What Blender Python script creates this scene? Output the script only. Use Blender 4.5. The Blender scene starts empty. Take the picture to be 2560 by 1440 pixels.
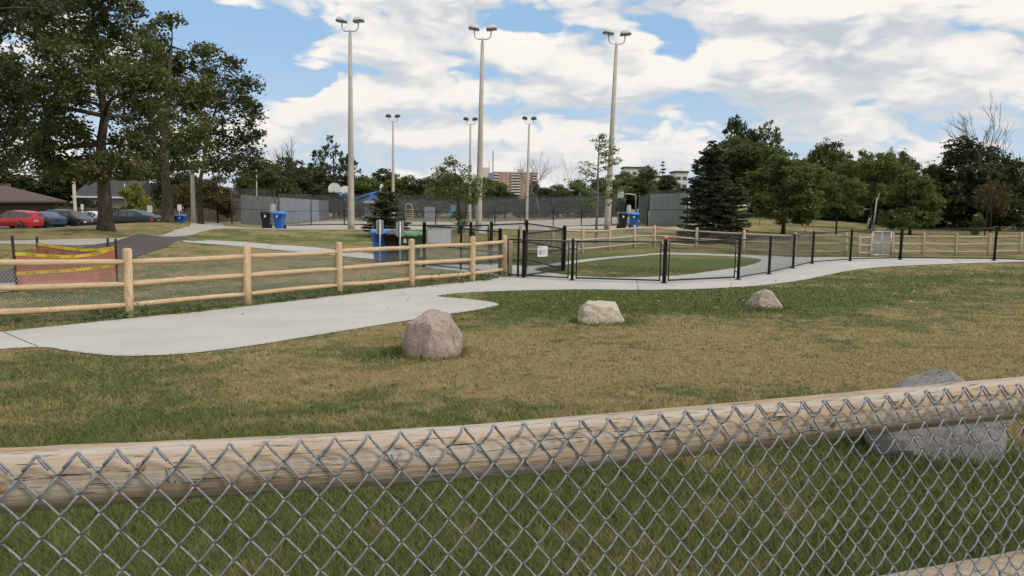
import bpy, math, random
import numpy as np
from mathutils import Vector, Matrix
from mathutils.geometry import delaunay_2d_cdt

random.seed(7)
RNG = np.random.default_rng(11)
scene = bpy.context.scene
COL = scene.collection

# ------------------------------------------------------------------ camera
F = 1950.0                                   # focal length in pixels of the 2560 px wide photograph
PITCH, ROLL = math.radians(6.44), math.radians(1.1)
CAM = Vector((0, 0, 1.85))
_fw = Vector((0, math.cos(PITCH), -math.sin(PITCH)))
_r0 = Vector((1, 0, 0)); _u0 = Vector((0, math.sin(PITCH), math.cos(PITCH)))
_rt = _r0 * math.cos(ROLL) + _u0 * math.sin(ROLL)
_up = _u0 * math.cos(ROLL) - _r0 * math.sin(ROLL)
cam_d = bpy.data.cameras.new('camera'); cam = bpy.data.objects.new('camera', cam_d); COL.objects.link(cam)
cam_d.sensor_width = 36; cam_d.lens = 36 * F / 2560; cam_d.clip_start = 0.05; cam_d.clip_end = 6000
cam.matrix_world = Matrix(((_rt.x, _up.x, -_fw.x, CAM.x), (_rt.y, _up.y, -_fw.y, CAM.y), (_rt.z, _up.z, -_fw.z, CAM.z), (0, 0, 0, 1)))
scene.camera = cam

def P(px, py, d):
    return CAM + _fw * d + _rt * ((px - 1280) / F * d) - _up * ((py - 720) / F * d)

# ------------------------------------------------------------------ light
SUN_EL, SUN_AZ = math.radians(48), math.radians(125)    # azimuth clockwise from +Y (the view direction)
to_sun = Vector((math.sin(SUN_AZ) * math.cos(SUN_EL), math.cos(SUN_AZ) * math.cos(SUN_EL), math.sin(SUN_EL)))
sun_d = bpy.data.lights.new('sun', 'SUN'); sun_d.energy = 2.3; sun_d.angle = math.radians(18); sun_d.color = (1, .94, .85)
sun = bpy.data.objects.new('sun', sun_d); COL.objects.link(sun); sun.location = (20, -20, 40)
sun.rotation_euler = to_sun.to_track_quat('Z', 'Y').to_euler()

scene.view_settings.view_transform = 'Standard'; scene.view_settings.look = 'None'
scene.view_settings.exposure = 0.1; scene.view_settings.gamma = 1
scene.view_settings.use_curve_mapping = False
scene.cycles.use_denoising = True
scene.cycles.max_bounces = 6; scene.cycles.diffuse_bounces = 2; scene.cycles.glossy_bounces = 2
scene.cycles.transmission_bounces = 4; scene.cycles.transparent_max_bounces = 12
scene.cycles.sample_clamp_indirect = 4
scene.render.film_transparent = False

# ------------------------------------------------------------------ node helpers
class NT:
    def __init__(s, tree): s.t = tree; s.n = tree.nodes; s.l = tree.links
    def node(s, typ, **kw):
        n = s.n.new(typ)
        for k, v in kw.items(): setattr(n, k, v)
        return n
    def put(s, sock, val):
        if hasattr(val, 'is_linked') or isinstance(val, bpy.types.NodeSocket): s.l.new(val, sock)
        elif val is not None: sock.default_value = val
    def math(s, op, a, b=0.0, c=None, clamp=False):
        n = s.node('ShaderNodeMath', operation=op, use_clamp=clamp)
        s.put(n.inputs[0], a); s.put(n.inputs[1], b)
        if c is not None: s.put(n.inputs[2], c)
        return n.outputs[0]
    def vmath(s, op, a, b=None):
        n = s.node('ShaderNodeVectorMath', operation=op); s.put(n.inputs[0], a)
        if b is not None: s.put(n.inputs[1], b)
        return n
    def noise(s, vec, scale, detail=4, rough=.5, dist=0.0):
        n = s.node('ShaderNodeTexNoise'); s.put(n.inputs['Vector'], vec)
        n.inputs['Scale'].default_value = scale; n.inputs['Detail'].default_value = detail
        n.inputs['Roughness'].default_value = rough; n.inputs['Distortion'].default_value = dist
        return n.outputs['Fac']
    def mapr(s, v, a, b, c=0.0, d=1.0, smooth=True):
        n = s.node('ShaderNodeMapRange'); n.interpolation_type = 'SMOOTHSTEP' if smooth else 'LINEAR'
        s.put(n.inputs[0], v)
        for i, x in enumerate((a, b, c, d)): n.inputs[i + 1].default_value = x
        return n.outputs[0]
    def mix(s, f, a, b, blend='MIX'):
        n = s.node('ShaderNodeMix'); n.data_type = 'RGBA'; n.blend_type = blend
        s.put(n.inputs['Factor'], f)
        for k, v in ((6, a), (7, b)):
            s.put(n.inputs[k], (*v, 1) if isinstance(v, tuple) and len(v) == 3 else v)
        return n.outputs[2]
    def comb(s, x, y, z):
        n = s.node('ShaderNodeCombineXYZ')
        for i, v in enumerate((x, y, z)): s.put(n.inputs[i], v)
        return n.outputs[0]

# ------------------------------------------------------------------ sky with cumulus
world = bpy.data.worlds.new('World'); scene.world = world; world.use_nodes = True
W = NT(world.node_tree); W.n.clear()
_o = W.node('ShaderNodeOutputWorld'); _bg = W.node('ShaderNodeBackground'); W.l.new(_bg.outputs[0], _o.inputs[0])
_bg.inputs[1].default_value = 0.1
_sky = W.node('ShaderNodeTexSky', sky_type='NISHITA'); _sky.sun_disc = False
_sky.sun_elevation = SUN_EL; _sky.sun_rotation = SUN_AZ; _sky.air_density = 1.0; _sky.dust_density = .4; _sky.ozone_density = 2.0
_tc = W.node('ShaderNodeTexCoord'); _sp = W.node('ShaderNodeSeparateXYZ'); W.l.new(_tc.outputs['Generated'], _sp.inputs[0])
ZS = 2.6
_v = W.comb(_sp.outputs[0], _sp.outputs[1], W.math('MULTIPLY', _sp.outputs[2], ZS))
_wn = W.node('ShaderNodeTexNoise'); W.put(_wn.inputs['Vector'], _v); _wn.inputs['Scale'].default_value = 9.0; _wn.inputs['Detail'].default_value = 4
_warp = W.vmath('MULTIPLY', W.vmath('SUBTRACT', _wn.outputs['Color'], (.5, .5, .5)).outputs[0], (.085, .085, .085)).outputs[0]
_v = W.vmath('ADD', _v, _warp).outputs[0]
def _dir(px, py):
    q = (P(px, py, 1) - CAM).normalized(); return (q.x, q.y, q.z * ZS)
# broad gaps (negative) and cloud banks (positive): pixel centre, radius across and up, amount
BANKS = ((560, 130, 190, 130, -.26), (430, 40, 150, 60, -.22), (620, 20, 110, 50, -.06), (640, 215, 110, 55, -.20), (1320, 45, 110, 50, -.24), (1480, 85, 130, 26, -.14), (1680, 90, 75, 55, -.26), (1215, 195, 60, 20, -.08), (1100, 100, 30, 30, .0),
         (1230, 275, 100, 14, -.05), (980, 285, 120, 14, -.05), (1700, 300, 260, 16, -.07), (2100, 270, 300, 14, -.07), (1030, 380, 150, 18, -.08), (1500, 350, 160, 18, -.07), (2350, 345, 250, 18, -.08), (2150, 40, 200, 10, -.05), (700, 370, 80, 14, -.05),
         (960, 90, 230, 90, .13), (1330, 130, 130, 45, .14), (1590, 110, 70, 40, .12), (1560, 200, 220, 55, .13), (2120, 140, 380, 90, .15), (1950, 20, 330, 35, .16), (560, 2, 90, 24, .25), (860, 250, 170, 40, .12), (1120, 235, 160, 35, .12), (1330, 320, 150, 30, .08), (2250, 250, 330, 40, .09), (1180, 330, 160, 30, .08), (1000, 340, 130, 25, .07), (760, 270, 90, 35, .12))
def _bill(v, sc):
    return W.math('ABSOLUTE', W.math('SUBTRACT', W.noise(v, sc, 0, .5), .5))
def _base(v, banks):
    d = W.math('ADD', W.math('MULTIPLY', W.noise(v, 5.0, 1, .5), .50), W.math('MULTIPLY', W.noise(v, 12.0, 2, .5), .32))
    for px, py, rx, ry, amt in banks:
        q = W.vmath('MULTIPLY', W.vmath('SUBTRACT', v, _dir(px, py)).outputs[0], (F / rx / 1.5, F / rx / 1.5, F / ry / ZS / 1.5)).outputs[0]
        g = W.mapr(W.vmath('LENGTH', q).outputs['Value'], 0.0, 1.0, amt, 0.0); d = W.math('ADD', d, g)
    return d
_b0 = _base(_v, [b for b in BANKS if b[4]])
_bu = _base(W.vmath('ADD', _v, (0, 0, .07)).outputs[0], [b for b in BANKS if b[4] > .06 or b[4] < -.2])
_n15 = W.noise(_v, 24.0, 5, .6); _b36 = _bill(_v, 30.0)
_d0 = W.math('ADD', _b0, W.math('ADD', W.math('MULTIPLY', _n15, .24), W.math('MULTIPLY', _b36, .22)))
_mask = W.mapr(_d0, .455, .575)
_lit = W.mapr(W.math('ADD', W.math('SUBTRACT', _b0, _bu), W.math('ADD', W.math('MULTIPLY', W.math('SUBTRACT', _n15, .5), .22), W.math('MULTIPLY', W.math('SUBTRACT', _b36, .08), .20))), -.12, .10)
_edge = W.mapr(_d0, .50, .63, 1.0, 0.0)
_shade = W.math('ADD', W.math('MULTIPLY', _lit, .95), W.math('MULTIPLY', _edge, .22), clamp=True)
_ccol = W.mix(_shade, (5.2, 5.65, 6.25), (9.2, 8.8, 8.2))
_low = W.mapr(_sp.outputs[2], -.02, .21, 1.0, 0.0)
_ccol = W.mix(W.math('MULTIPLY', _low, .35), _ccol, (7.0, 7.1, 7.2))
_blue = W.mix(.75, _sky.outputs[0], (3.3, 5.4, 8.0))
_blue = W.mix(W.math('MULTIPLY', _low, .95), _blue, (5.6, 6.5, 7.4))
W.l.new(W.mix(_mask, _blue, _ccol), _bg.inputs[0])
world.cycles.sampling_method = 'MANUAL'; world.cycles.sample_map_resolution = 256

# ------------------------------------------------------------------ materials
MATS = {}
def newmat(name):
    m = bpy.data.materials.new(name); m.use_nodes = True
    T = NT(m.node_tree); b = m.node_tree.nodes['Principled BSDF']
    MATS[name] = m
    return m, T, b
def plain(name, col, rough=.6, var=.15, scale=6.0, metal=0.0, bump=0.0, bscale=40.0, spec=.4, dirt=None):
    """noise-varied paint, plastic, metal or stone"""
    m, T, b = newmat(name)
    tc = T.node('ShaderNodeTexCoord').outputs['Object']
    n = T.noise(tc, scale, 5, .6)
    lo = tuple(max(0, c * (1 - var)) for c in col); hi = tuple(min(1, c * (1 + var)) for c in col)
    c = T.mix(T.mapr(n, .3, .7), lo, hi)
    if dirt: c = T.mix(T.mapr(T.noise(tc, scale * .6, 6, .7, .5), .5, .72, 0, dirt[1]), c, dirt[0])
    T.put(b.inputs['Base Color'], c)
    b.inputs['Roughness'].default_value = rough; b.inputs['Metallic'].default_value = metal
    b.inputs['Specular IOR Level'].default_value = spec
    if bump:
        bn = T.node('ShaderNodeBump'); bn.inputs['Strength'].default_value = bump; bn.inputs['Distance'].default_value = .02
        T.put(bn.inputs['Height'], T.noise(tc, bscale, 6, .6)); T.l.new(bn.outputs[0], b.inputs['Normal'])
    return m
def wood(name, c_lo, c_hi, knot=(.12, .06, .03), grain=1.0, grey=None):
    """round timber: u runs round the pole, v along it in metres"""
    m, T, b = newmat(name)
    uv = T.node('ShaderNodeUVMap').outputs[0]; sp = T.node('ShaderNodeSeparateXYZ'); T.l.new(uv, sp.inputs[0])
    a = T.comb(T.math('MULTIPLY', sp.outputs[0], 26.0 * grain), T.math('MULTIPLY', sp.outputs[1], 2.2), 0)
    f = T.comb(T.math('MULTIPLY', sp.outputs[0], 80.0 * grain), T.math('MULTIPLY', sp.outputs[1], 11.0), 3.0)
    n1 = T.noise(a, 1.0, 6, .65, .4); n2 = T.noise(f, 1.0, 5, .6, .3)
    big = T.noise(T.comb(T.math('MULTIPLY', sp.outputs[0], 2.5), T.math('MULTIPLY', sp.outputs[1], 1.3), 7.), 1.0, 3)
    c = T.mix(T.mapr(n1, .3, .7), c_lo, c_hi)
    c = T.mix(T.mapr(big, .35, .7, 0, .45), c, tuple(x * .62 for x in c_lo))
    if grey: c = T.mix(T.mapr(T.noise(a, .45, 4), .42, .62, 0, .8), c, grey)
    c = T.mix(T.mapr(n2, .57, .68, 0, .85), c, tuple(x * .3 for x in c_lo)); c = T.mix(T.mapr(n2, .30, .42, .5, 0), c, tuple(min(.8, x * 1.25) for x in c_hi))
    vo = T.node('ShaderNodeTexVoronoi'); vo.inputs['Scale'].default_value = 1.0; vo.inputs['Randomness'].default_value = 1.0
    T.put(vo.inputs['Vector'], T.comb(T.math('MULTIPLY', sp.outputs[0], 4.0), T.math('MULTIPLY', sp.outputs[1], 3.2), 0))
    c = T.mix(T.mapr(vo.outputs['Distance'], .045, .09, .85, 0), c, knot)
    oi = T.node('ShaderNodeObjectInfo').outputs['Random']; c = T.mix(T.math('MULTIPLY', oi, .5), c, tuple(x * .72 for x in c_hi)); c = T.mix(T.mapr(T.noise(uv, 3.0, 4, .6), .5, .72, 0, .35), c, tuple(x * .5 for x in c_lo))
    T.put(b.inputs['Base Color'], c); b.inputs['Roughness'].default_value = .8; b.inputs['Specular IOR Level'].default_value = .2
    bn = T.node('ShaderNodeBump'); bn.inputs['Strength'].default_value = .8; bn.inputs['Distance'].default_value = .008
    T.put(bn.inputs['Height'], T.math('SUBTRACT', n1, T.mapr(n2, .6, .7, 0, .8))); T.l.new(bn.outputs[0], b.inputs['Normal'])
    return m
def leafmat(name, lo, hi, trans=.25):
    m, T, b = newmat(name)
    at = T.node('ShaderNodeAttribute'); at.attribute_name = 'rnd'
    c = T.mix(at.outputs['Fac'], lo, hi)
    T.put(b.inputs['Base Color'], c); b.inputs['Roughness'].default_value = .55; b.inputs['Specular IOR Level'].default_value = .25
    tr = T.node('ShaderNodeBsdfTranslucent'); T.put(tr.inputs[0], T.mix(.5, c, tuple(min(1, x * 1.6) for x in hi)))
    ms = T.node('ShaderNodeMixShader'); ms.inputs[0].default_value = trans
    T.l.new(b.outputs[0], ms.inputs[1]); T.l.new(tr.outputs[0], ms.inputs[2])
    T.l.new(ms.outputs[0], m.node_tree.nodes['Material Output'].inputs[0])
    return m
def bark(name, lo, hi, sc=9.0):
    m, T, b = newmat(name)
    tc = T.node('ShaderNodeTexCoord').outputs['Object']
    mp = T.vmath('MULTIPLY', tc, (1, 1, .22)).outputs[0]
    n = T.noise(mp, sc, 8, .7, .8)
    T.put(b.inputs['Base Color'], T.mix(T.mapr(n, .32, .66), lo, hi)); b.inputs['Roughness'].default_value = .95; b.inputs['Specular IOR Level'].default_value = .1
    bn = T.node('ShaderNodeBump'); bn.inputs['Strength'].default_value = .9; bn.inputs['Distance'].default_value = .05
    T.put(bn.inputs['Height'], n); T.l.new(bn.outputs[0], b.inputs['Normal'])
    return m

# ------------------------------------------------------------------ mesh builder and object helpers
class MB:
    def __init__(s, origin=(0, 0, 0)): s.v = []; s.f = []; s.uv = []; s.sm = []; s.o = Vector(origin)
    def face(s, idx, uv=None, smooth=False): s.f.append(tuple(idx)); s.uv.append(uv); s.sm.append(smooth)
    def quad(s, a, b, c, d, smooth=False):
        n = len(s.v); s.v += [Vector(a), Vector(b), Vector(c), Vector(d)]; s.face((n, n + 1, n + 2, n + 3), ((0, 0), (1, 0), (1, 1), (0, 1)), smooth)
    def box(s, c, size, M=None):
        n = len(s.v); c = Vector(c); hx, hy, hz = (k / 2 for k in size)
        for x, y, z in ((-1, -1, -1), (1, -1, -1), (1, 1, -1), (-1, 1, -1), (-1, -1, 1), (1, -1, 1), (1, 1, 1), (-1, 1, 1)):
            q = Vector((x * hx, y * hy, z * hz)); s.v.append(c + (M @ q if M else q))
        for f in ((0, 3, 2, 1), (4, 5, 6, 7), (0, 1, 5, 4), (1, 2, 6, 5), (2, 3, 7, 6), (3, 0, 4, 7)): s.face([n + i for i in f])
    def bar(s, a, b, w, h, up=(0, 0, 1)):
        a = Vector(a); b = Vector(b); y = (b - a); L = y.length; y.normalize(); z = Vector(up); x = y.cross(z).normalized(); z = x.cross(y)
        s.box((a + b) / 2, (w, L, h), Matrix((x, y, z)).transposed())
    def tube(s, pts, rads, n=8, cap=True, smooth=True, v0=0.0, u0=0.0):
        pts = [Vector(p) for p in pts]
        if not hasattr(rads, '__len__'): rads = [rads] * len(pts)
        base = len(s.v); t = (pts[1] - pts[0]).normalized()
        ref = Vector((0, 0, 1)) if abs(t.z) < .9 else Vector((1, 0, 0))
        x = t.cross(ref).normalized(); L = v0; Ls = []
        for i, p in enumerate(pts):
            if i: L += (p - pts[i - 1]).length
            Ls.append(L)
            a = pts[max(i - 1, 0)]; c = pts[min(i + 1, len(pts) - 1)]; tt = (c - a)
            if tt.length > 1e-9: t = tt.normalized()
            x = (x - t * x.dot(t)).normalized(); y = t.cross(x)
            for j in range(n):
                an = 2 * math.pi * j / n; s.v.append(p + (x * math.cos(an) + y * math.sin(an)) * rads[i])
        for i in range(len(pts) - 1):
            for j in range(n):
                k = (j + 1) % n; a = base + i * n
                s.face((a + j, a + k, a + n + k, a + n + j), ((u0 + j / n, Ls[i]), (u0 + (j + 1) / n, Ls[i]), (u0 + (j + 1) / n, Ls[i + 1]), (u0 + j / n, Ls[i + 1])), smooth)
        if cap:
            s.face([base + j for j in range(n)][::-1], [(u0 + .1 * math.cos(j), Ls[0] + .1 * math.sin(j)) for j in range(n)])
            e = base + (len(pts) - 1) * n; s.face([e + j for j in range(n)], [(u0 + .1 * math.cos(j), Ls[-1] + .1 * math.sin(j)) for j in range(n)])
    def lathe(s, prof, c, n=16, smooth=True, axis=None):
        """profile of (radius, height) pairs round z (or another axis) through c"""
        base = len(s.v); c = Vector(c); M = Vector(axis).to_track_quat('Z', 'Y').to_matrix() if axis else Matrix.Identity(3)
        for r, z in prof:
            for j in range(n): s.v.append(c + M @ Vector((r * math.cos(2 * math.pi * j / n), r * math.sin(2 * math.pi * j / n), z)))
        for i in range(len(prof) - 1):
            for j in range(n):
                k = (j + 1) % n; a = base + i * n
                s.face((a + j, a + k, a + n + k, a + n + j), ((j / n, prof[i][1]), ((j + 1) / n, prof[i][1]), ((j + 1) / n, prof[i + 1][1]), (j / n, prof[i + 1][1])), smooth)
        for i, rev in ((0, True), (len(prof) - 1, False)):
            if prof[i][0] > 1e-6:
                q = [base + i * n + j for j in range(n)]; s.face(q[::-1] if rev else q, [(.1, prof[i][1])] * n)
    def loft(s, rings, smooth=True, cap=True):
        base = len(s.v); n = len(rings[0])
        for r in rings: s.v += [Vector(p) for p in r]
        for i in range(len(rings) - 1):
            for j in range(n):
                k = (j + 1) % n; a = base + i * n; s.face((a + j, a + k, a + n + k, a + n + j), None, smooth)
        if cap:
            s.face([base + j for j in range(n)][::-1]); e = base + (len(rings) - 1) * n; s.face([e + j for j in range(n)])
    def extrude(s, poly, vec, smooth=False):
        n = len(poly); b = len(s.v); vec = Vector(vec); s.v += [Vector(p) for p in poly] + [Vector(p) + vec for p in poly]
        s.face(list(range(b, b + n))[::-1]); s.face(range(b + n, b + 2 * n))
        for i in range(n): j = (i + 1) % n; s.face((b + i, b + j, b + n + j, b + n + i), None, smooth)
    def mesh(s, name):
        me = bpy.data.meshes.new(name); me.from_pydata([tuple(p - s.o) for p in s.v], [], s.f)
        if any(s.uv):
            lay = me.uv_layers.new(name='UVMap'); dat = []
            for f, u in zip(s.f, s.uv):
                for i in range(len(f)): dat += u[i] if u else (0, 0)
            lay.data.foreach_set('uv', dat)
        me.polygons.foreach_set('use_smooth', s.sm); me.update()
        return me
    def build(s, name, mat, parent=None): return link(name, s.mesh(name), mat, parent)
def link(name, me, mat, parent=None, loc=None):
    if mat and not me.materials: me.materials.append(MATS[mat])
    o = bpy.data.objects.new(name, me); COL.objects.link(o)
    if parent: o.parent = parent
    if loc is not None: o.location = loc
    return o
def thing(name, label, cat, loc=(0, 0, 0), rz=0.0, group=None):
    o = bpy.data.objects.new(name, None); COL.objects.link(o); o.location = loc; o.rotation_euler = (0, 0, rz); o.empty_display_size = .2
    return tag(o, label, cat, group)
def tag(o, label, cat, group=None):
    o['label'] = label; o['category'] = cat
    if group: o['group'] = group
    return o
def struct(o): o['kind'] = 'structure'; return o
def stuff(o): o['kind'] = 'stuff'; return o
def copy_tree(o, parent=None):
    c = o.copy(); COL.objects.link(c); c.parent = parent
    for ch in o.children: copy_tree(ch, c)
    return c
def np_mesh(name, verts, faces, attrs=None, smooth=False):
    """verts (n,3) and faces (m,k) arrays; attrs: point float attributes"""
    me = bpy.data.meshes.new(name); k = faces.shape[1]; m = len(faces)
    me.vertices.add(len(verts)); me.vertices.foreach_set('co', np.ascontiguousarray(verts, dtype=np.float32).ravel())
    me.loops.add(m * k); me.loops.foreach_set('vertex_index', np.ascontiguousarray(faces, dtype=np.int32).ravel())
    me.polygons.add(m); me.polygons.foreach_set('loop_start', np.arange(0, m * k, k, dtype=np.int32))
    if smooth: me.polygons.foreach_set('use_smooth', np.ones(m, dtype=bool))
    for nm, arr in (attrs or {}).items():
        a = me.attributes.new(nm, 'FLOAT', 'POINT'); a.data.foreach_set('value', np.ascontiguousarray(arr, dtype=np.float32))
    me.update(calc_edges=True); me.validate()
    return me

# ------------------------------------------------------------------ terrain: thin-plate surface through surveyed points
CPX = [(1060, 893, 9.6), (1500, 808, 13.1), (1910, 773, 15.7), (250, 890, 10), (2400, 850, 11.9),
       (322, 794, 14.8), (618, 762, 16.9), (848, 736, 19.06), (1029, 718, 20.6), (1180, 703, 22.4), (1262, 692, 24.2),
       (1430, 702, 23.2), (1660, 709, 21.9), (1845, 700, 22.7), (1922, 687, 24.9), (1982, 672, 27.6), (2030, 660, 29.4), (2125, 653, 30.3), (2250, 650, 30.2), (2485, 652, 28),
       (1060, 667, 25.8), (1227, 662, 26.6), (1409, 666, 26.3), (960, 655, 26.5),
       (1455, 635, 34.9), (1522, 628, 38.4), (1585, 620, 40.3), (1635, 617, 42.5), (1740, 625, 42.5), (1858, 633, 41), (1985, 640, 40), (2113, 640, 39), (2306, 638, 42), (2548, 636, 43),
       (878, 573, 50), (1195, 572, 50), (1518, 573, 50), (680, 572, 50.5), (1575, 573, 52),
       (45, 728, 17.3), (293, 703, 20.5), (265, 575, 33), (420, 555, 46), (477, 589, 41), (379, 589, 36), (250, 613, 29), (0, 606, 28), (600, 612, 33), (450, 603, 36),
       (200, 570, 42), (60, 574, 42), (340, 562, 49), (340, 572, 57), (45, 572, 66),
       (580, 566, 63), (861, 562, 76), (1453, 566, 76), (1240, 554.5, 105), (820, 551.5, 108), (520, 558, 60), (560, 571, 52),
       (1955, 590, 47), (1830, 577, 50), (1900, 532, 80), (2100, 548, 75), (2300, 572, 66), (2400, 578, 60), (2540, 548, 90), (2540, 585, 56)]
CPW = [(-8, 0, 0), (0, 0, 0), (8, 0, 0), (-6, 4, 0), (0, 5, -.02), (6, 5, 0), (0, -15, 0), (-15, -15, 0), (15, -15, 0), (-30, 10, 0), (-30, 28, -.2), (30, 10, .1), (36, 38, 0),
       (-300, 300, -2), (300, 300, -1), (0, 300, -2), (0, 900, -3), (-900, 900, -3), (900, 900, -3), (-150, 120, -1.5), (150, 150, .5), (0, 150, -1.5), (-60, 100, -1.6), (70, 100, .6), (-900, -200, 0), (900, -200, 0), (-100, 20, -.3), (100, 20, .3)]
_pts = np.array([tuple(P(*c)) for c in CPX] + CPW)
def _phi(r2): return .5 * r2 * np.log(r2 + 1e-9)
_n = len(_pts); _A = np.zeros((_n + 3, _n + 3)); _xy = _pts[:, :2] / 50
_A[:_n, :_n] = _phi(((_xy[:, None] - _xy[None]) ** 2).sum(-1)) + np.eye(_n) * 2e-4
_A[:_n, _n:] = np.c_[np.ones(_n), _xy]; _A[_n:, :_n] = _A[:_n, _n:].T
_w = np.linalg.solve(_A, np.r_[_pts[:, 2], 0, 0, 0])
def HZ(x, y):
    q = np.c_[np.ravel(x), np.ravel(y)] / 50; out = np.empty(len(q))
    for i in range(0, len(q), 20000):
        s = q[i:i + 20000]; out[i:i + 20000] = _phi(((s[:, None] - _xy[None]) ** 2).sum(-1)) @ _w[:_n] + _w[_n] + s @ _w[_n + 1:]
    return out.reshape(np.shape(x))
def hz(x, y): return float(HZ(np.array([x]), np.array([y]))[0])
def onground(v, dz=0.0): return Vector((v[0], v[1], hz(v[0], v[1]) + dz))
_ds = np.geomspace(2.5, 420, 900)
def G(px, py):
    """point of the ground seen at a pixel"""
    a = P(px, py, 1) - CAM; q = np.array(CAM)[None] + _ds[:, None] * np.array(a)[None]
    below = np.nonzero(q[:, 2] < HZ(q[:, 0], q[:, 1]))[0]
    if not len(below): return Vector(q[-1])
    i = max(below[0], 1); lo, hi = _ds[i - 1], _ds[i]
    for _ in range(18):
        m = (lo + hi) / 2; p = CAM + a * m
        if p.z < hz(p.x, p.y): hi = m
        else: lo = m
    return CAM + a * hi
def base_at(px, py, d): return onground(P(px, py, d))

def gmat(name, blades):
    """dry summer lawn: straw and green in patches"""
    m, T, b = newmat(name)
    pos = T.node('ShaderNodeNewGeometry').outputs['Position']
    at = T.node('ShaderNodeAttribute'); at.attribute_name = 'green'
    n1 = T.noise(pos, .55, 6, .62, .3); n2 = T.noise(pos, 2.6, 6, .68); n3 = T.noise(pos, 26.0, 5, .7)
    g = T.math('ADD', at.outputs['Fac'], T.math('MULTIPLY', T.math('SUBTRACT', n1, .5), 2.2))
    g = T.math('ADD', g, T.math('MULTIPLY', T.math('SUBTRACT', n2, .5), 1.9))
    if not blades: g = T.math('ADD', g, T.math('MULTIPLY', T.math('SUBTRACT', n3, .5), .9))
    if blades:
        rn = T.node('ShaderNodeAttribute'); rn.attribute_name = 'rnd'
        g = T.math('ADD', g, T.math('MULTIPLY', T.math('SUBTRACT', rn.outputs['Fac'], .5), .8))
    g = T.mapr(g, .22, .8)
    c = T.mix(g, (.31, .238, .115), (.088, .120, .034))
    c = T.mix(T.mapr(n2, .35, .75, 0, .35), c, (.20, .175, .07)); n4 = T.noise(pos, 7.5, 4, .6); c = T.mix(T.mapr(n4, .52, .68, 0, .55), c, (.085, .085, .03)); c = T.mix(T.mapr(n4, .28, .42, .4, 0), c, (.40, .31, .16))
    soil = T.mapr(n3, .58, .75, 0, .5)
    if not blades: c = T.mix(soil, c, (.075, .06, .035))
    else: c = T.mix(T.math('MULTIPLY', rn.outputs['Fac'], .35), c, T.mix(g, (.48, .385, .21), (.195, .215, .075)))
    T.put(b.inputs['Base Color'], c); b.inputs['Roughness'].default_value = .9; b.inputs['Specular IOR Level'].default_value = .12
    if not blades:
        bn = T.node('ShaderNodeBump'); bn.inputs['Strength'].default_value = .75; bn.inputs['Distance'].default_value = .05
        T.put(bn.inputs['Height'], T.noise(pos, 38.0, 5, .75)); T.l.new(bn.outputs[0], b.inputs['Normal'])
    return m
gmat('lawn', False); gmat('lawn_blades', True)

# greener zones of the lawn: pixel on the ground, radius in metres, amount
ZONES = [(Vector(G(px, py)), r, a) for px, py, r, a in ((1500, 745, 2.4, .62), (1750, 752, 2.4, .6), (1300, 775, 1.8, .45), (1620, 770, 1.6, .35), (2000, 740, 2.2, .3), (1560, 660, 3.6, .75), (1700, 650, 3, .6), (1780, 660, 2.5, .6),
         (600, 700, 4, .1), (300, 770, 2.5, .35), (640, 740, 2, .3), (1100, 885, .45, .7), (1010, 885, .4, .6), (1530, 806, .45, .6), (1895, 774, .5, .6), (2270, 1120, .5, .5), (2450, 700, 3, .3), (2100, 705, 3, .25), (650, 600, 4, .3), (1150, 1100, 1.3, .4), (1900, 1000, .9, .45), (1980, 640, 6, .2), (250, 930, 1.6, .2), (60, 960, 1.6, .2))]
def GREEN(x, y):
    g = .44 + .60 / (1 + np.exp((y - 5.6 - .12 * x) / .6)) + .16 / (1 + np.exp((x + 2.2) / .7)) * (y < 14) + .1 * np.clip((y - 60) / 30, -.5, .5)
    for c, r, a in ZONES: g = g + a * np.exp(-(((x - c.x) / (1.6 * r)) ** 2 + ((y - c.y) / r) ** 2))
    g = g - .34 * np.exp(-(((x - 2.2) / 6) ** 2 + ((y - 8.6) / 2.2) ** 2))
    return g
def gridline(lo, hi, fine, far):
    a = list(np.arange(lo, hi + 1e-6, fine)); s = fine
    while a[-1] < far: s *= 1.25; a.append(a[-1] + s)
    return a
_gx = gridline(0, 62, .6, 1800); _gx = np.array([-v for v in _gx[:0:-1]] + _gx); _gy = np.array([-v for v in gridline(0, 3, 1, 300)[:0:-1]] + gridline(0, 112, .55, 2600))
_X, _Y = np.meshgrid(_gx, _gy); _Z = HZ(_X, _Y); _r, _c = _X.shape
_idx = np.arange(_r * _c).reshape(_r, _c)
_q = np.stack([_idx[:-1, :-1], _idx[:-1, 1:], _idx[1:, 1:], _idx[1:, :-1]], -1).reshape(-1, 4)
ground = struct(link('ground', np_mesh('ground', np.c_[_X.ravel(), _Y.ravel(), _Z.ravel()], _q, {'green': GREEN(_X, _Y).ravel()}, True), 'lawn'))

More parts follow.
